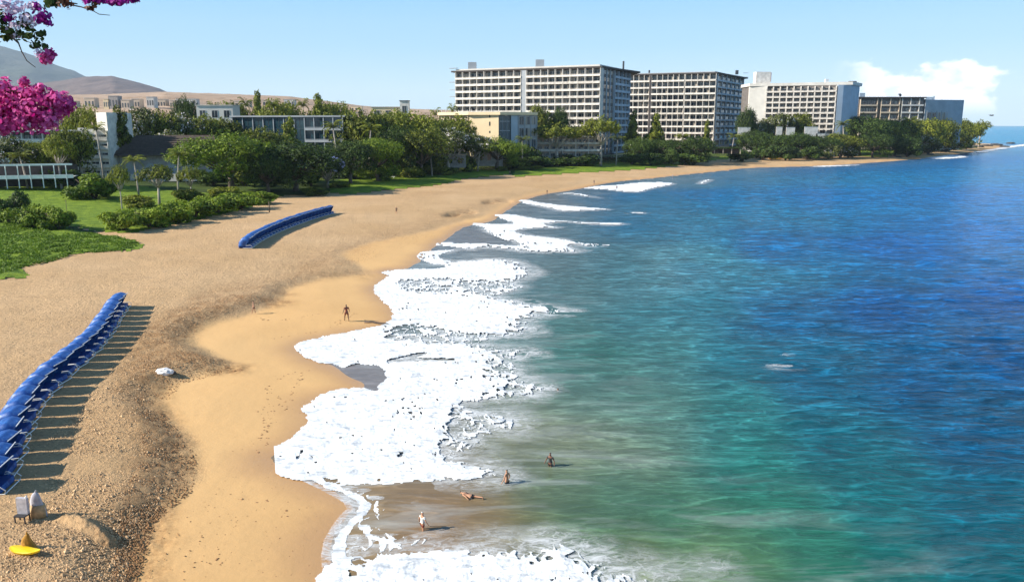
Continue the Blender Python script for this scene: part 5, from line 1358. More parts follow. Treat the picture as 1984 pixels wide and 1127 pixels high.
def make_cabana():
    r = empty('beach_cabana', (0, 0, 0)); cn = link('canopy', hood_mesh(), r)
    b = MB(); b.box((-1.15, -.92, .10), (.62, .92, .46)); b.build('seat', MATS['blue_cushion'], r)
    b = MB(); b.box((-1.1, -.88, .461), (-.78, .88, 1.15), Matrix.Rotation(-.12, 4, 'Y')); b.build('backrest', MATS['blue_cushion'], r)
    b = MB(); b.box((.621, -.93, .04), (.67, .93, .44)); b.build('front_panel', MATS['blue_canvas'], r)
    for s in (-1, 1):
        f = MB(); f.tube([(-.5, s * 1.08, .06), (.95, s * 1.08, .06), (1.02, s * 1.08, .30), (.75, s * 1.08, .52), (0, s * 1.08, .46)], .035, 5); f.build('arm_frame', MATS['white_metal'], r)
    f = MB(); t = R(122); f.tube([(-math.cos(t) * 1.36, s * 1.04, .38 + math.sin(t) * 1.56) for s in (-1, -.5, 0, .5, 1)], .035, 5); f.build('canopy_bow', MATS['white_metal'], cn)
    f = MB(); f.tube([(.96, -1.07, .06), (.96, 1.07, .06)], .04, 5); f.build('foot_rail', MATS['white_metal'], r)
    return r
def row_points(L, step, it=2):
    P = [on(u, v) for u, v in smooth_poly(L, it, False)]
    out = []; acc = 0; nxt = 0
    for a, b in zip(P, P[1:]):
        d = (b - a); l = math.hypot(d.x, d.y)
        while nxt <= acc + l: out.append((a.lerp(b, (nxt - acc) / l), math.atan2(d.y, d.x))); nxt += step
        acc += l
    return out
cab0 = make_cabana(); first = True
NUM = ['nearest', 'second', 'third', 'fourth', 'fifth', 'sixth', 'seventh', 'eighth', 'ninth', 'tenth', 'eleventh', 'twelfth', 'thirteenth', 'fourteenth', 'fifteenth', 'sixteenth', 'seventeenth', 'eighteenth', 'nineteenth', 'twentieth', 'twenty-first', 'twenty-second', 'twenty-third', 'twenty-fourth', 'twenty-fifth', 'twenty-sixth', 'twenty-seventh', 'twenty-eighth', 'twenty-ninth', 'thirtieth', 'thirty-first', 'thirty-second', 'thirty-third', 'thirty-fourth', 'thirty-fifth', 'thirty-sixth', 'thirty-seventh', 'thirty-eighth', 'thirty-ninth', 'fortieth']
ROW_NEAR = [(16, 972), (34, 905), (64, 824), (88, 780), (125, 742), (165, 706), (190, 684), (214, 655), (232, 625), (246, 600), (262, 583)]
ROW_FAR = [(480, 487), (506, 467), (545, 448), (592, 430), (630, 418), (664, 410)]
for L, step, word, grp, sc_ in ((ROW_NEAR, 2.45, 'near', 'blue cabanas of the near row', 1.0), (ROW_FAR, 2.15, 'far', 'blue cabanas of the far row', 1.12)):
    pts = row_points(L, step)
    for i, (p, a) in enumerate(pts):
        o = cab0 if first else copy_tree(cab0); first = False
        a2 = a - PI / 2 if word == 'near' else a - PI / 2
        a2 = max(min(a2, R(30)), R(-30)) * .55 + random.uniform(-.11, .11)
        o.location = Vector((p.x - 0.95, p.y, p.z)); o.location.z = H1(o.location.x, o.location.y) + .02
        o.rotation_euler = (0, 0, a2); o.scale = (sc_, sc_ * (step / 2.2 if word == 'far' else 1.0), sc_ * random.uniform(.98, 1.05))
        q = 'farthest' if i == len(pts) - 1 else NUM[i]
        tag(o, 'blue canvas cabana, %s of the %s row on the sand' % (q, 'near curved' if word == 'near' else 'far straight'), 'cabana', grp)

# ---------------------------------------------------------------- people
simple('skin_tan', (0.42, 0.22, 0.13), 0.6, 0.05); simple('skin_dark', (0.16, 0.075, 0.045), 0.6, 0.05)
simple('hair_dark', (0.02, 0.015, 0.012), 0.7, 0.1); simple('cloth_white', (0.75, 0.74, 0.70), 0.8, 0.05); simple('cloth_dark', (0.03, 0.03, 0.035), 0.8, 0.1)
simple('cloth_red', (0.22, 0.05, 0.03), 0.8, 0.1); simple('cloth_blue', (0.05, 0.10, 0.25), 0.8, 0.1)
simple('yellow_plastic', (0.85, 0.60, 0.01), 0.4, 0.05); simple('ochre_cloth', (0.40, 0.20, 0.03), 0.9, 0.3, 6.0, 0.6); simple('grey_cloth', (0.42, 0.41, 0.45), 0.85, 0.2, 4.0, 0.6)
simple('tan_cloth', (0.46, 0.32, 0.17), 0.9, 0.25, 5.0, 0.5); simple('wet_wood', (0.10, 0.065, 0.045), 0.7, 0.2, 5.0, 0.4); simple('rock_white', (0.74, 0.72, 0.70), 0.8, 0.1, 3.0, 0.3)
simple('rock_dark', (0.075, 0.068, 0.060), 0.85, 0.35, 1.5, 0.8); simple('feather_dark', (0.02, 0.02, 0.022), 0.7, 0.2)
def skin_mesh(name, J, E, mat, parent):
    me = bpy.data.meshes.new(name); me.from_pydata([j[:3] for j in J], E, []); o = link(name, me)
    m = o.modifiers.new('skin', 'SKIN'); m.use_smooth_shade = True
    for i, j in enumerate(J): me.skin_vertices[0].data[i].radius = (j[3], j[3] * (j[4] if len(j) > 4 else 1))
    me.skin_vertices[0].data[0].use_root = True
    s = o.modifiers.new('sub', 'SUBSURF'); s.levels = 1; s.render_levels = 1
    bpy.context.view_layer.update()
    ev = o.evaluated_get(bpy.context.evaluated_depsgraph_get()); nm = bpy.data.meshes.new_from_object(ev)
    o.modifiers.clear(); o.data = nm; nm.materials.clear(); nm.materials.append(MATS[mat]); o.parent = parent
    return o
def person(u, v, label, top=None, bottom='cloth_dark', skin='skin_tan', face=0.0, stride=.22, arms=.18, z=None, scale=1.0, lie=False, group='people on the beach and in the shallows', hair='hair_dark', lean=0.0, bend=0.0):
    p = on(u, v) if z is None else Vector((*G(u, v, max(z, 0)), z))
    if z is not None:
        x, y = G(u, v, 0.02); p = Vector((x, y, z))
    r = empty('person', p, face, label, 'person', group); r.scale = (scale,) * 3
    h = bend
    J = [(0, 0, .93, .13, .8), (0, 0 + h * .1, 1.12, .115, .8), (0, .0 + h * .25, 1.38 - h * .05, .145, .7), (0, h * .3, 1.50 - h * .08, .06), (0, .02 + h * .38, 1.60 - h * .1, .085), (0, .02 + h * .4, 1.70 - h * .1, .07)]
    E = [(0, 1), (1, 2), (2, 3), (3, 4), (4, 5)]
    for s, ph in ((-1, 1), (1, -1)):
        i = len(J); J += [(s * .10, ph * stride * .25, .82, .095), (s * .11, ph * stride * .6 + .03, .48, .062), (s * .11, ph * stride, .08, .042), (s * .12, ph * stride + .14, .04, .035)]
        E += [(0, i), (i, i + 1), (i + 1, i + 2), (i + 2, i + 3)]
        i = len(J); J += [(s * .19, h * .25, 1.40 - h * .05, .058), (s * (.22 + arms * .6), -ph * stride * .3 + h * .2, 1.13, .042), (s * (.22 + arms), -ph * stride * .5 + .10 + h * .2, .90, .032), (s * (.22 + arms), -ph * stride * .5 + .17 + h * .2, .82, .03)]
        E += [(2, i), (i, i + 1), (i + 1, i + 2), (i + 2, i + 3)]
    kids = [skin_mesh('body', J, E, skin, r)]
    kids.append(skin_mesh('shorts', [(0, 0, .95, .145, .82), (-.10, stride * .22, .80, .105), (-.11, stride * .5, .62, .09), (.10, -stride * .22, .80, .105), (.11, -stride * .5, .62, .09)], [(0, 1), (1, 2), (0, 3), (3, 4)], bottom, r))
    if top:
        kids.append(skin_mesh('shirt', [(0, h * .1, 1.10, .135, .82), (0, 0, .98, .135, .8), (0, h * .25, 1.38 - h * .05, .16, .72), (-.20, h * .25, 1.39 - h * .05, .07), (-.27, h * .22, 1.25, .06), (.20, h * .25, 1.39 - h * .05, .07), (.27, h * .22, 1.25, .06)], [(0, 1), (0, 2), (2, 3), (3, 4), (2, 5), (5, 6)], top, r))
    kids.append(skin_mesh('hair', [(0, -.02 + h * .38, 1.66 - h * .1, .088), (0, 0 + h * .39, 1.72 - h * .1, .078)], [(0, 1)], hair, r))
    if lie: r.rotation_euler = (R(-80), 0, face)
    elif lean: r.rotation_euler = (lean, 0, face)
    return r
person(672, 622, 'dark reddish clad person walking on the smooth sand above the foam', 'cloth_red', 'cloth_red', 'skin_dark', face=.6, stride=.28, scale=1.22)
person(492, 607, 'bare chested person standing on the dark churned sand', None, 'cloth_dark', 'skin_tan', face=1.8, arms=.30, scale=.92)
person(768, 414, 'small dark person standing in the middle of the wide upper beach', 'cloth_dark', 'cloth_dark', face=.2, scale=1.05)
person(1060, 377, 'person in dark clothes at the tip of the wet sand near the far foam', 'cloth_dark', 'cloth_red', 'skin_dark', face=2.2)
person(1151, 357, 'person in dark green bending on the far beach', 'cloth_dark', 'cloth_blue', 'skin_dark', bend=.6)
person(1195, 367, 'person wading in the white wash of the far shore', 'cloth_red', 'cloth_dark', 'skin_dark', z=-.2)
person(1303, 345, 'person with pale top walking where the far beach narrows', 'cloth_white', 'cloth_dark', 'skin_tan')
person(1066, 904, 'person in dark wetsuit standing waist deep beyond the foam', 'cloth_dark', 'cloth_dark', 'skin_dark', z=-.55, scale=.95, stride=.05, face=2.6)
person(982, 937, 'person standing in the water at the right tip of the foam', None, 'cloth_dark', 'skin_tan', z=-.65, stride=.05, arms=.28, face=1.0)
person(819, 1027, 'person with white hat and white shirt standing in brown shallows', 'cloth_white', 'cloth_red', 'skin_tan', z=-.35, scale=.92, stride=.1, face=-.8, hair='cloth_white')
person(935, 970, 'swimmer lying in the shallows between the two standing bathers', None, 'cloth_dark', 'skin_tan', z=-.02, lie=True, face=1.1)
person(1081, 757, 'swimmer with only dark head and shoulders above the water', None, 'cloth_dark', 'skin_dark', z=-1.42, stride=.05)

# ---------------------------------------------------------------- things on the sand
def rock(name, u, v, sx, sy, sz, mat, label, group, z=None, seed=0):
    p = on(u, v) if z is None else Vector((*G(u, v, z), z))
    bm = bmesh.new(); bmesh.ops.create_icosphere(bm, subdivisions=3, radius=1)
    for w in bm.verts:
        n = vnoise(np.array([w.co.x * 1.6 + seed]), np.array([w.co.y * 1.6 + w.co.z * 1.9 + seed]), seed)[0] + .5 * vnoise(np.array([w.co.x * 4 + seed]), np.array([w.co.y * 4 - w.co.z * 3]), seed + 2)[0]
        k = 1 + .28 * n; w.co = Vector((w.co.x * k * sx, w.co.y * k * sy, max(w.co.z, -.5) * k * sz))
    me = bpy.data.meshes.new(name); bm.to_mesh(me); bm.free(); me.materials.append(MATS[mat])
    o = link(name, me); o.location = p + Vector((0, 0, sz * .15)); tag(o, label, 'rock', group); return o
rock('white_boulder', 318, 722, .85, .5, .38, 'rock_white', 'flat white boulder lying on the dark churned sand', 'stones on the sand', seed=3)
rock('dark_stone', 336, 723, .28, .22, .2, 'rock_dark', 'small dark stone right beside the flat white boulder', 'stones on the sand', seed=5)
for k, (u, v, s, lab) in enumerate(((1852, 288, 3.2, 'dark rock at the left end of the rocky point'), (1872, 286, 4.0, 'broad dark rock in the middle of the rocky point'), (1893, 285, 4.4, 'dark rock below the outermost tree'),
                                    (1912, 283, 4.0, 'dark rock just beyond the outermost tree'), (1930, 282, 5.0, 'large dark rock at the tip of the point'), (1946, 285, 3.4, 'wave washed rock off the point'),
                                    (1958, 278, 3.6, 'farthest rock awash in white surf'), (1868, 300, 2.2, 'low rock in the surf below the rocky shore'), (1802, 300, 1.8, 'small rock on the pale rocky shore'), (1830, 293, 2.4, 'rock among the pale shore ledge'), (1740, 305, 1.6, 'low rock below the beach lawn'))):
    rock('shore_rock', u, v, s * 1.6, s, s * .38, 'rock_dark', lab, 'rocks along the point', seed=40 + k, z=.3 if u > 1925 else None)
def stick(u0, v0, u1, v1, rad, label, name='driftwood', mat='wet_wood'):
    a = on(u0, v0); b = on(u1, v1); r = empty(name, a, label=label, cat='driftwood'); m = MB(); d = b - a
    m.tube([(0, 0, .05), (d.x * .3, d.y * .3 + .25, .10), (d.x * .7, d.y * .7 - .1, .09), (d.x, d.y, .04)], [rad, rad * .9, rad * .8, rad * .5], 7); m.build('stem', MATS[mat], r, True)
    m = MB(); m.tube([(d.x * .12, d.y * .12 + .1, .1), (d.x * .05 - .25, d.y * .1 + .8, .16)], [rad * .6, rad * .2], 5); m.build('twig', MATS[mat], r, True)
stick(706, 625, 753, 630, .10, 'thin dark driftwood branch on smooth sand near the foam')

def upright(name, u, v_base, v_top, rad, label, cat, mat='wet_wood', lamp=False, group=None):
    a = on(u, v_base); z = at(u, v_top, a.y).z; r = empty(name, a, label=label, cat=cat, group=group); h = z - a.z
    m = MB(); m.tube([(0, 0, -.3), (rad * .3, 0, h * .5), (0, 0, h)], [rad, rad * .85, rad * .7], 7); m.build('post', MATS[mat], r, True)
    if lamp:
        m = MB(); m.tube([(0, 0, h), (0, 0, h + .25), (0, 0, h + .5), (0, 0, h + .6)], [.18, .34, .34, .1], 8); m.build('lamp_head', MATS['white_metal'], r)
    else:
        m = MB(); m.tube([(0, 0, h + .001), (0, 0, h + .12)], [rad * 1.2, rad * 1.1], 7); m.build('cap', MATS[mat], r)
upright('beach_post', 522, 411, 391, .16, 'dark wooden stake alone on the sand left of the far blue row', 'post')
upright('beach_post', 1491, 304, 279, .20, 'tall thin post before the dark hedge on the point', 'post', 'tan_render')
upright('lamp_post', 1087, 322, 290, .16, 'thin lamp post before the white podium', 'lamp post', 'dark_metal', True)
upright('beach_post', 966, 334, 300, .16, 'slim dark pole at the right end of the stone kiosk', 'post')
upright('beach_post', 131, 422, 388, .07, 'thin stake standing in the lawn bushes at left', 'post')
upright('garden_light', 1011, 318, 303, .14, 'left of two short white garden lights right of the kiosk', 'garden light', 'white_metal', True, 'garden lights')
upright('garden_light', 1031, 317, 302, .14, 'right of two short white garden lights right of the kiosk', 'garden light', 'white_metal', True, 'garden lights')
def bench_like(name, u, v, w, h, d, mat, label, cat):
    a = on(u, v); r = empty(name, a, label=label, cat=cat)
    m = MB(); m.box((-w / 2, -d / 2, h - .25), (w / 2, d / 2, h)); m.build('top', MATS[mat], r)
    for sx in (-1, 1):
        for sy in (-1, 1): m = MB(); m.box((sx * w * .46 - .07, sy * d * .42 - .07, 0), (sx * w * .46 + .07, sy * d * .42 + .07, h - .251)); m.build('leg', MATS['white_metal'], r)
bench_like('white_awning', 1197, 306, 9.5, 2.2, 3, 'white_metal', 'low flat white awning at the foot of the tallest hotel corner', 'awning')
bench_like('stone_bench', 735, 346, 13, .9, 1.0, 'white_render', 'long low white bench at the back of the shaded lawn', 'bench')
# flat-topped hedge on posts is built as a shelter above; hull on the far beach
a = on(1502, 309); r = empty('canoe', a, R(8), 'ochre outrigger canoe pulled up on the narrow far beach', 'canoe')
m = MB(); m.tube([(-5, 0, .9), (-4.2, 0, .5), (-2, 0, .4), (2, 0, .4), (4.2, 0, .5), (5, 0, .95)], [.08, .35, .55, .55, .35, .08], 8); m.build('hull', MATS['ochre_cloth'], r, True)
m = MB(); m.tube([(-3, -2.2, .35), (3, -2.2, .35)], [.16, .16], 6); m.build('float', MATS['yellow_plastic'], r, True)
for s in (-1.5, 1.5): m = MB(); m.tube([(s, 0, .85), (s, -1.2, 1.05), (s, -2.2, .45)], .07, 5); m.build('spar', MATS['wet_wood'], r)

# yellow paddle board with its ochre bundle, grey covered things at the lower left corner
p = on(50, 1072); r = empty('paddle_board', p, R(-14), 'bright yellow short board lying on coarse sand in the lower left corner', 'board')
bm = bmesh.new(); n = 22; L_, W_ = .95, .34; up = []; lo = []
for i in range(n):
    t = 2 * PI * i / n; x = math.cos(t) * L_; y = math.sin(t) * W_ * (1 - .25 * math.cos(t)); zz = .16 + .10 * (x / L_) ** 2 + .10 * (x > .5) * (x - .5)
    up.append(bm.verts.new((x, y, zz + .05))); lo.append(bm.verts.new((x * .94, y * .8, zz - .08)))
bm.faces.new(up); bm.faces.new(lo[::-1])
for i in range(n): bm.faces.new((up[i], lo[i], lo[(i + 1) % n], up[(i + 1) % n]))
me = bpy.data.meshes.new('deck'); bm.to_mesh(me); bm.free(); me.materials.append(MATS['yellow_plastic']); link('deck', me, r)
m = MB(); m.add([(-.75, 0, .08), (-.95, .02, .08), (-.95, 0, -.28)], [(0, 1, 2)]); m.box((-.95, -.015, -.25), (-.7, .015, .12)); m.build('fin', MATS['yellow_plastic'], r)
def bundle(name, u, v, mat, w, h, label, cat, mat2=None, seed=0, arch=False):
    p = on(u, v); r = empty(name, p, 0, label, cat); bm = bmesh.new(); nz, na = 12, 14; rows = []
    for i in range(nz + 1):
        t = i / nz; f = (1 - t ** 2.2) ** .5 if arch else (1 - t) ** .8 * .95 + .08
        row = []
        for k in range(na):
            a = 2 * PI * k / na; q = w / 2 * f * (1 + .14 * math.sin(a * 4 + seed + t * 3) + .06 * math.sin(a * 9))
            row.append(bm.verts.new((math.cos(a) * q + .08 * w * math.sin(t * 5 + seed), math.sin(a) * q * .7, h * t)))
        rows.append(row)
    for i in range(nz):
        for k in range(na): bm.faces.new((rows[i][k], rows[i][(k + 1) % na], rows[i + 1][(k + 1) % na], rows[i + 1][k]))
    bm.faces.new(rows[-1]); bmesh.ops.recalc_face_normals(bm, faces=bm.faces)
    me = bpy.data.meshes.new('cover'); bm.to_mesh(me); bm.free(); me.materials.append(MATS[mat]); me.polygons.foreach_set('use_smooth', [True] * len(me.polygons)); link('cover', me, r)
    m = MB(); m.tube([(0, 0, h - .02), (.02, 0, h + .10)], [.05, .03], 6); m.build('knot', MATS[mat2 or mat], r)
    return r
bundle('cloth_bundle', 55, 1061, 'ochre_cloth', .85, .85, 'crumpled ochre cloth bundle leaning behind the bright yellow board', 'bundle', seed=2)
c = bundle('covered_chair', 75, 1000, 'grey_cloth', .82, 1.55, 'grey cloth covered seat with rounded top and sandy tan lower half', 'covered chair', arch=True, seed=1)
m = MB(); m.tube([(.0, .0, 0), (.02, -.0, .42), (.03, 0, .78)], [.50, .47, .38], 14); o = m.build('lower_wrap', MATS['tan_cloth'], c, True); o.scale = (1, .78, 1)
p = on(48, 1008); r = empty('folding_seat', p, R(-6), 'grey standing folding seat on short dark legs left of the covered seat', 'folding seat')
m = MB(); m.box((-.32, -.10, .46), (.32, .10, 1.42)); m.build('backrest', MATS['grey_cloth'], r)
m = MB(); m.box((-.34, -.42, .40), (.34, .10, .459)); m.build('seat', MATS['cloth_dark'], r)
for sx in (-1, 1):
    for sy in (-.36, .04): m = MB(); m.box((sx * .30 - .03, sy - .03, 0), (sx * .30 + .03, sy + .03, .399)); m.build('leg', MATS['cloth_dark'], r)
m = MB(); m.tube([(.22, 0, 1.421), (.30, 0, 1.55)], .05, 6); m.build('handle', MATS['white_metal'], r)

# clods and footprints: past counting
def clods(name, pts, sizes, mat, seed, flat=.6):
    rg = np.random.default_rng(seed); n = len(pts); q = np.asarray(pts)
    zb = HH(q[:, 0], q[:, 1])
    O = np.array([(1, 0, 0), (0, 1, 0), (-1, 0, 0), (0, -1, 0), (0, 0, 1)], float)
    V = O[None] * rg.uniform(.55, 1.3, (n, 5, 1)) * sizes[:, None, None]; V[:, :, 2] *= flat
    a = rg.uniform(0, 2 * PI, n); c, s = np.cos(a)[:, None], np.sin(a)[:, None]
    X_ = V[:, :, 0] * c - V[:, :, 1] * s; Y_ = V[:, :, 0] * s + V[:, :, 1] * c
    W_ = np.stack([X_ + q[:, 0:1], Y_ + q[:, 1:2], V[:, :, 2] + zb[:, None]], -1).reshape(-1, 3)
    i = np.arange(n) * 5
    Ft = np.concatenate([np.stack([i + a_, i + b_, i + 4], 1) for a_, b_ in ((0, 1), (1, 2), (2, 3), (3, 0))])
    return mesh_np(name, W_, Ft, MATS[mat], kind='stuff')
simple('clod_sand', (0.60, 0.40, 0.22), 0.95, 0.35, 1.2); simple('clod_damp', (0.30, 0.160, 0.070), 0.95, 0.35, 1.2)
rg = np.random.default_rng(5)
def px_scatter(polys, n, z=1.8):
    out = []
    for L, share in polys:
        P = np.array(L, float); lo, hi = P.min(0), P.max(0); q = rg.uniform(lo, hi, (int(n * share * 2.5), 2))
        q = q[poly_sd(q[:, 0], q[:, 1], P) > 0][:int(n * share)]
        out += [G(a, b, z) for a, b in q]
    return np.array(out)
CO = [([(0, 1127), (0, 960), (110, 830), (180, 760), (300, 600), (360, 560), (420, 580), (330, 650), (300, 720), (290, 800), (340, 900), (300, 960), (250, 1020), (235, 1127)], 1.0)]
q = px_scatter(CO, 15000); zz = HH(q[:, 0], q[:, 1]); clods('sand_clods', q, rg.uniform(.015, .07, len(q)) * (1 + 1.2 * (rg.random(len(q)) > .96)), 'clod_sand', 1, .8)
DK = [([(210, 1127), (240, 960), (280, 880), (262, 780), (280, 700), (330, 640), (420, 590), (480, 560), (550, 570), (480, 590), (390, 620), (330, 680), (400, 690), (470, 700), (350, 730), (310, 780), (380, 860), (370, 930), (300, 990), (255, 1127)], .8), ([(560, 540), (700, 500), (860, 440), (740, 450), (600, 500)], .2)]
q = px_scatter(DK, 16000, 1.4); clods('damp_clods', q, rg.uniform(.02, .095, len(q)), 'clod_damp', 2, .7)
tracks = []
for L in ([(500, 890), (505, 850), (512, 812), (506, 790), (524, 765), (515, 740)], [(548, 800), (560, 775), (573, 752), (585, 728), (600, 712)], [(512, 880), (520, 830), (532, 790), (545, 760)], [(590, 720), (560, 722), (540, 735), (525, 745)], [(500, 662), (560, 650), (620, 642), (665, 622), (680, 610)], [(490, 612), (520, 620), (560, 619), (600, 610), (630, 606)],
          [(545, 970), (552, 985), (556, 1000), (545, 1012)], [(640, 628), (665, 618), (700, 600)], [(460, 965), (500, 970), (560, 964)], [(370, 1090), (420, 1085), (500, 1080)]):
    P = [on(u, v) for u, v in smooth_poly(L, 1, False)]
    for a, b in zip(P, P[1:]):
        l = (b - a).length
        for k in range(max(1, int(l / .42))): t = rg.random(); c_ = a.lerp(b, t); tracks.append((c_.x + rg.normal(0, .16), c_.y + rg.normal(0, .22)))
q = np.array(tracks); clods('footprint_rims', q, rg.uniform(.06, .17, len(q)), 'clod_damp', 3, .28)
q = px_scatter([([(250, 1127), (330, 960), (400, 880), (480, 720), (640, 700), (600, 860), (520, 900), (660, 1000), (640, 1127)], .7), ([(380, 650), (560, 570), (740, 540), (760, 610), (600, 640)], .3)], 420, 1.0); clods('sand_crumbs', q, rg.uniform(.02, .07, len(q)), 'clod_damp', 4, .3)

# ---------------------------------------------------------------- grassy lookout rock below the camera and its bougainvillea
gx, gy = np.meshgrid(np.linspace(-44, 8, 90), np.linspace(-30, 13, 80))
s1 = np.minimum(-(gx + .68 * gy + 1.6), 11.5 - gy); s2 = np.minimum(1.6 - gy, 7 - gx); s = np.maximum(s1, s2)
gz = 22.2 * sstep(-2.2, .4, s + .5 * fbm(gx / 2, gy / 2, 3, 301)) + .25 * fbm(gx / 2.5, gy / 2.5, 3, 303) - 1
mesh_np('lookout_rock', np.stack([gx.ravel(), gy.ravel(), gz.ravel()], 1), grid_faces(*gx.shape), MATS['rock_dark'], smooth=True, kind='structure')

def bract_material(name, ca, cb):
    leaf_material(name, ca, cb, trans=.38)
bract_material('bract_magenta', (0.50, 0.010, 0.20), (0.94, 0.22, 0.56)); bract_material('bract_purple', (0.22, 0.006, 0.20), (0.55, 0.05, 0.46))
bract_material('bract_white', (0.74, 0.55, 0.72), (0.92, 0.86, 0.92)); leaf_material('leaf_near', (0.02, 0.035, 0.01), (0.11, 0.15, 0.03)); leaf_material('leaf_rusty', (0.10, 0.03, 0.03), (0.26, 0.12, 0.05))
bg = empty('bougainvillea', (-8.5, 6.0, 20.9), label='bougainvillea with magenta bracts hanging into the upper left corner', cat='flowering plant')
bx = MB()
def bpt(u, v, y): return at(u, v, y) - bg.location
def stem(L, y, r0, r1, n=5):
    pts = [bpt(u, v, y + dy) for u, v, dy in L]; k = len(pts); m = MB(); m.tube(pts, [r0 + (r1 - r0) * i / (k - 1) for i in range(k)], n); m.build('branch', MATS['bark'], bg, True)
T0 = Vector((0, 0, 0))
m = MB(); m.tube([T0 - Vector((0, 0, .3)), Vector((.2, .3, 1.4)), Vector((.3, .8, 2.6)), Vector((.9, 1.2, 3.7))], [.14, .11, .09, .07], 8); m.build('trunk', MATS['bark'], bg, True)
m = MB(); m.tube([Vector((.3, .8, 2.6)), bpt(-160, 250, 7.8), bpt(-60, 235, 8), bpt(30, 222, 8), bpt(110, 205, 8)], [.07, .05, .03, .018, .008], 6); m.build('branch', MATS['bark'], bg, True)
m = MB(); m.tube([Vector((.9, 1.2, 3.7)), bpt(-150, -60, 7.6), bpt(-40, -10, 7.9), bpt(60, -8, 8), bpt(150, 8, 8.1)], [.07, .05, .03, .018, .006], 6); m.build('branch', MATS['bark'], bg, True)
m = MB(); m.tube([bpt(-150, -60, 7.6), bpt(-60, 30, 7.9), bpt(10, 60, 8), bpt(36, 84, 8)], [.04, .025, .014, .008], 6); m.build('branch', MATS['bark'], bg, True)
stem([(36, 84, 0), (42, 100, 0), (52, 118, .02), (69, 131, .03)], 8, .007, .003); stem([(138, 10, 0), (158, 14, 0), (178, 20, 0), (192, 28, 0), (213, 30, 0)], 8.1, .007, .003)
stem([(60, 78, 0), (75, 92, 0), (88, 104, .02)], 8, .006, .004)
def bracts(name, blobs, n, size, mat, seed, shell=.5, label=None):
    if len(blobs) > 1:
        tot = sum(b[2] * b[3] for b in blobs)
        for q_, b_ in enumerate(blobs): bracts(name, [b_], int(n * b_[2] * b_[3] / tot) + 6, size, mat, seed + q_ * 31, shell, label)
        return
    rg_ = np.random.default_rng(seed); C = []; Nn = []
    for (u, v, ru, rv), k in zip(blobs, np.array([b[2] * b[3] for b in blobs]) / sum(b[2] * b[3] for b in blobs)):
        m_ = int(n * k) + 6; c0 = bpt(u, v, 8.0); s_ = 8.0 / 1595.0; d = rg_.normal(0, 1, (m_, 3)); d /= np.linalg.norm(d, axis=1)[:, None]
        q = rg_.uniform(shell, 1.0, m_)[:, None] * (1 + .18 * vnoise(d[:, 0] * 3 + seed, d[:, 2] * 3 + d[:, 1] * 2, seed))[:, None]
        C.append(np.array(c0)[None] + d * q * np.array([ru * s_, (ru + rv) * .5 * s_, rv * s_])[None]); Nn.append(d)
    C = np.concatenate(C); Nn = np.concatenate(Nn); Nn = Nn + rg_.normal(0, .5, Nn.shape); Nn /= np.linalg.norm(Nn, axis=1)[:, None]
    t = rg_.normal(0, 1, C.shape); t -= (t * Nn).sum(1)[:, None] * Nn; t /= np.linalg.norm(t, axis=1)[:, None]; s = np.cross(Nn, t); sz = (size * rg_.uniform(.65, 1.3, len(C)))[:, None]
    prof = [(-.5, 0, 0), (-.18, .34, .05), (.2, .3, .1), (.55, 0, .02), (.2, -.3, .1), (-.18, -.34, .05)]
    V = np.stack([C + t * sz * a + s * sz * b_ + Nn * sz * c_ for a, b_, c_ in prof], 1).reshape(-1, 3); i = np.arange(len(C)) * 6
    Fq = np.concatenate([np.stack([i, i + 1, i + 2, i + 3], 1), np.stack([i, i + 3, i + 4, i + 5], 1)])
    tone = np.clip(.5 + .35 * vnoise(C[:, 0] / .12, C[:, 2] / .12, seed) + rg_.normal(0, .22, len(C)), 0, 1)
    o = mesh_np(name, V, Fq, MATS[mat], bg, smooth=True, attrs={'tone': ('FACE', np.concatenate([tone, tone]))})
    if label: o['label'] = label
    return o
bracts('flower_cluster', [(70, 222, 42, 38), (15, 205, 34, 40), (8, 240, 34, 26), (55, 185, 32, 24), (100, 195, 28, 24), (38, 232, 36, 24), (95, 228, 26, 24), (-30, 215, 40, 45), (6, 170, 14, 22)], 3500, .048, 'bract_magenta', 401, .2)
bracts('flower_cluster', [(122, 198, 20, 20), (134, 205, 12, 14), (118, 214, 16, 16), (46, 158, 11, 9), (78, 172, 14, 9)], 760, .040, 'bract_magenta', 402, .2)
bracts('flower_cluster', [(92, 112, 14, 12), (98, 105, 9, 12), (84, 118, 8, 6)], 190, .045, 'bract_magenta', 403, .1)
bracts('flower_cluster', [(82, 32, 16, 16), (92, 44, 9, 9), (70, 14, 10, 9), (18, 34, 12, 10)], 260, .040, 'bract_purple', 404, .1)
bracts('flower_cluster', [(190, 0, 16, 6), (228, 3, 22, 8), (258, 0, 12, 6), (168, 0, 10, 8), (215, 5, 10, 5)], 420, .038, 'bract_purple', 405, .1)
bracts('flower_cluster', [(30, 20, 26, 18), (55, 40, 24, 18), (25, 50, 22, 10), (62, 12, 18, 12), (30, 66, 12, 8), (75, 104, 9, 12), (10, 8, 20, 14), (-25, 30, 30, 30)], 620, .036, 'bract_white', 406, .1, 'white and pale pink flowers')
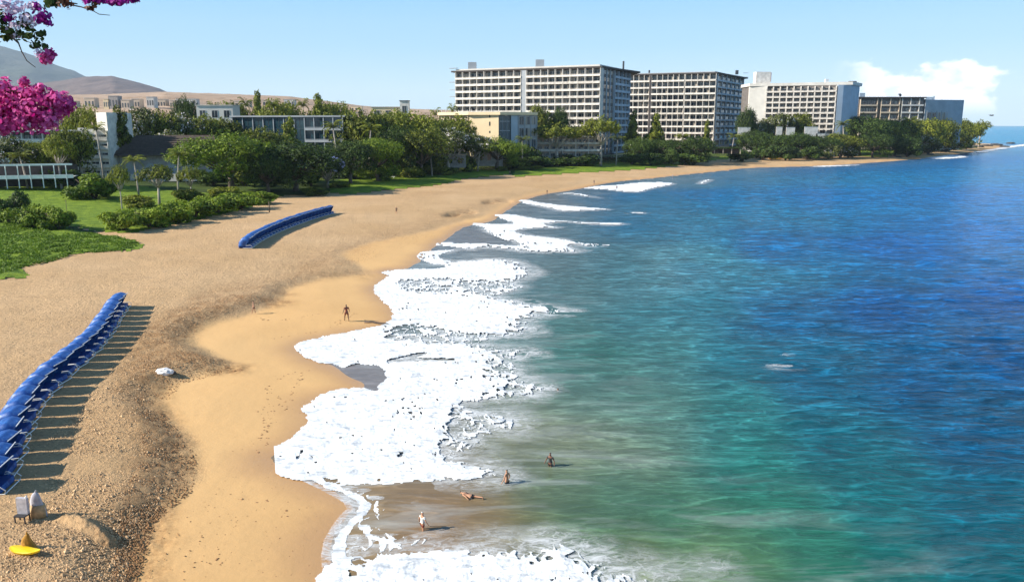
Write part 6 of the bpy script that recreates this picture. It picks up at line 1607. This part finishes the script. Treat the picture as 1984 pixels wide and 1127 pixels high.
bracts('flower_cluster', [(115, 184, 12, 7), (104, 205, 8, 12), (28, 219, 7, 6), (60, 244, 40, 7), (110, 236, 10, 10)], 260, .024, 'bract_white', 409, .1, 'small pale flowers')
bracts('leaf_cluster', [(55, 70, 28, 12), (20, 62, 18, 12), (80, 66, 12, 8), (70, 88, 12, 6), (5, 40, 10, 22), (95, 6, 14, 12), (48, 48, 12, 12), (12, 74, 12, 6), (86, 90, 6, 8), (105, 5, 12, 10), (-30, 70, 30, 20)], 560, .045, 'leaf_near', 407, .1)
bracts('leaf_cluster', [(125, 6, 18, 12), (176, 16, 12, 6), (50, 34, 14, 10), (186, 6, 10, 6), (22, 178, 12, 9)], 260, .036, 'leaf_rusty', 408, .1)
p = at(1921, 224, 150); r = empty('seabird', p, 0, 'dark seabird gliding over the horizon right of the point', 'bird')
m = MB(); m.tube([(-.42, 0, 0), (-.2, 0, .02), (.1, 0, .02), (.34, 0, 0), (.46, 0, -.02)], [.02, .09, .11, .06, .015], 7); m.build('body', MATS['feather_dark'], r, True)
for s in (-1, 1):
    m = MB(); m.add([(.12, s * .05, .03), (-.14, s * .05, .03), (-.12, s * .5, .14), (.10, s * .5, .15), (-.22, s * .95, .04), (.12, s * .5, .12), (-.1, s * .5, .11)], [(0, 1, 2, 3), (3, 2, 4), (0, 5, 6, 1)]); m.build('wing', MATS['feather_dark'], r)

# ---------------------------------------------------------------- air
HAZE = 4.0e-5
hb = MB(); hb.box((-19000, -2500, -3.0), (19000, 17500, 2100)); me = bpy.data.meshes.new('haze'); me.from_pydata(hb.v, [], hb.f)
hm = bpy.data.materials.new('haze_air'); hm.use_nodes = True; nt = hm.node_tree; nt.nodes.clear()
o_ = N(nt, 'ShaderNodeOutputMaterial'); pv = N(nt, 'ShaderNodeVolumePrincipled'); pv.inputs['Color'].default_value = (0.64, 0.80, 1.0, 1); pv.inputs['Density'].default_value = HAZE; pv.inputs['Anisotropy'].default_value = 0.0
nt.links.new(pv.outputs[0], o_.inputs['Volume']); me.materials.append(hm); hz = link('haze', me); hz['kind'] = 'stuff'
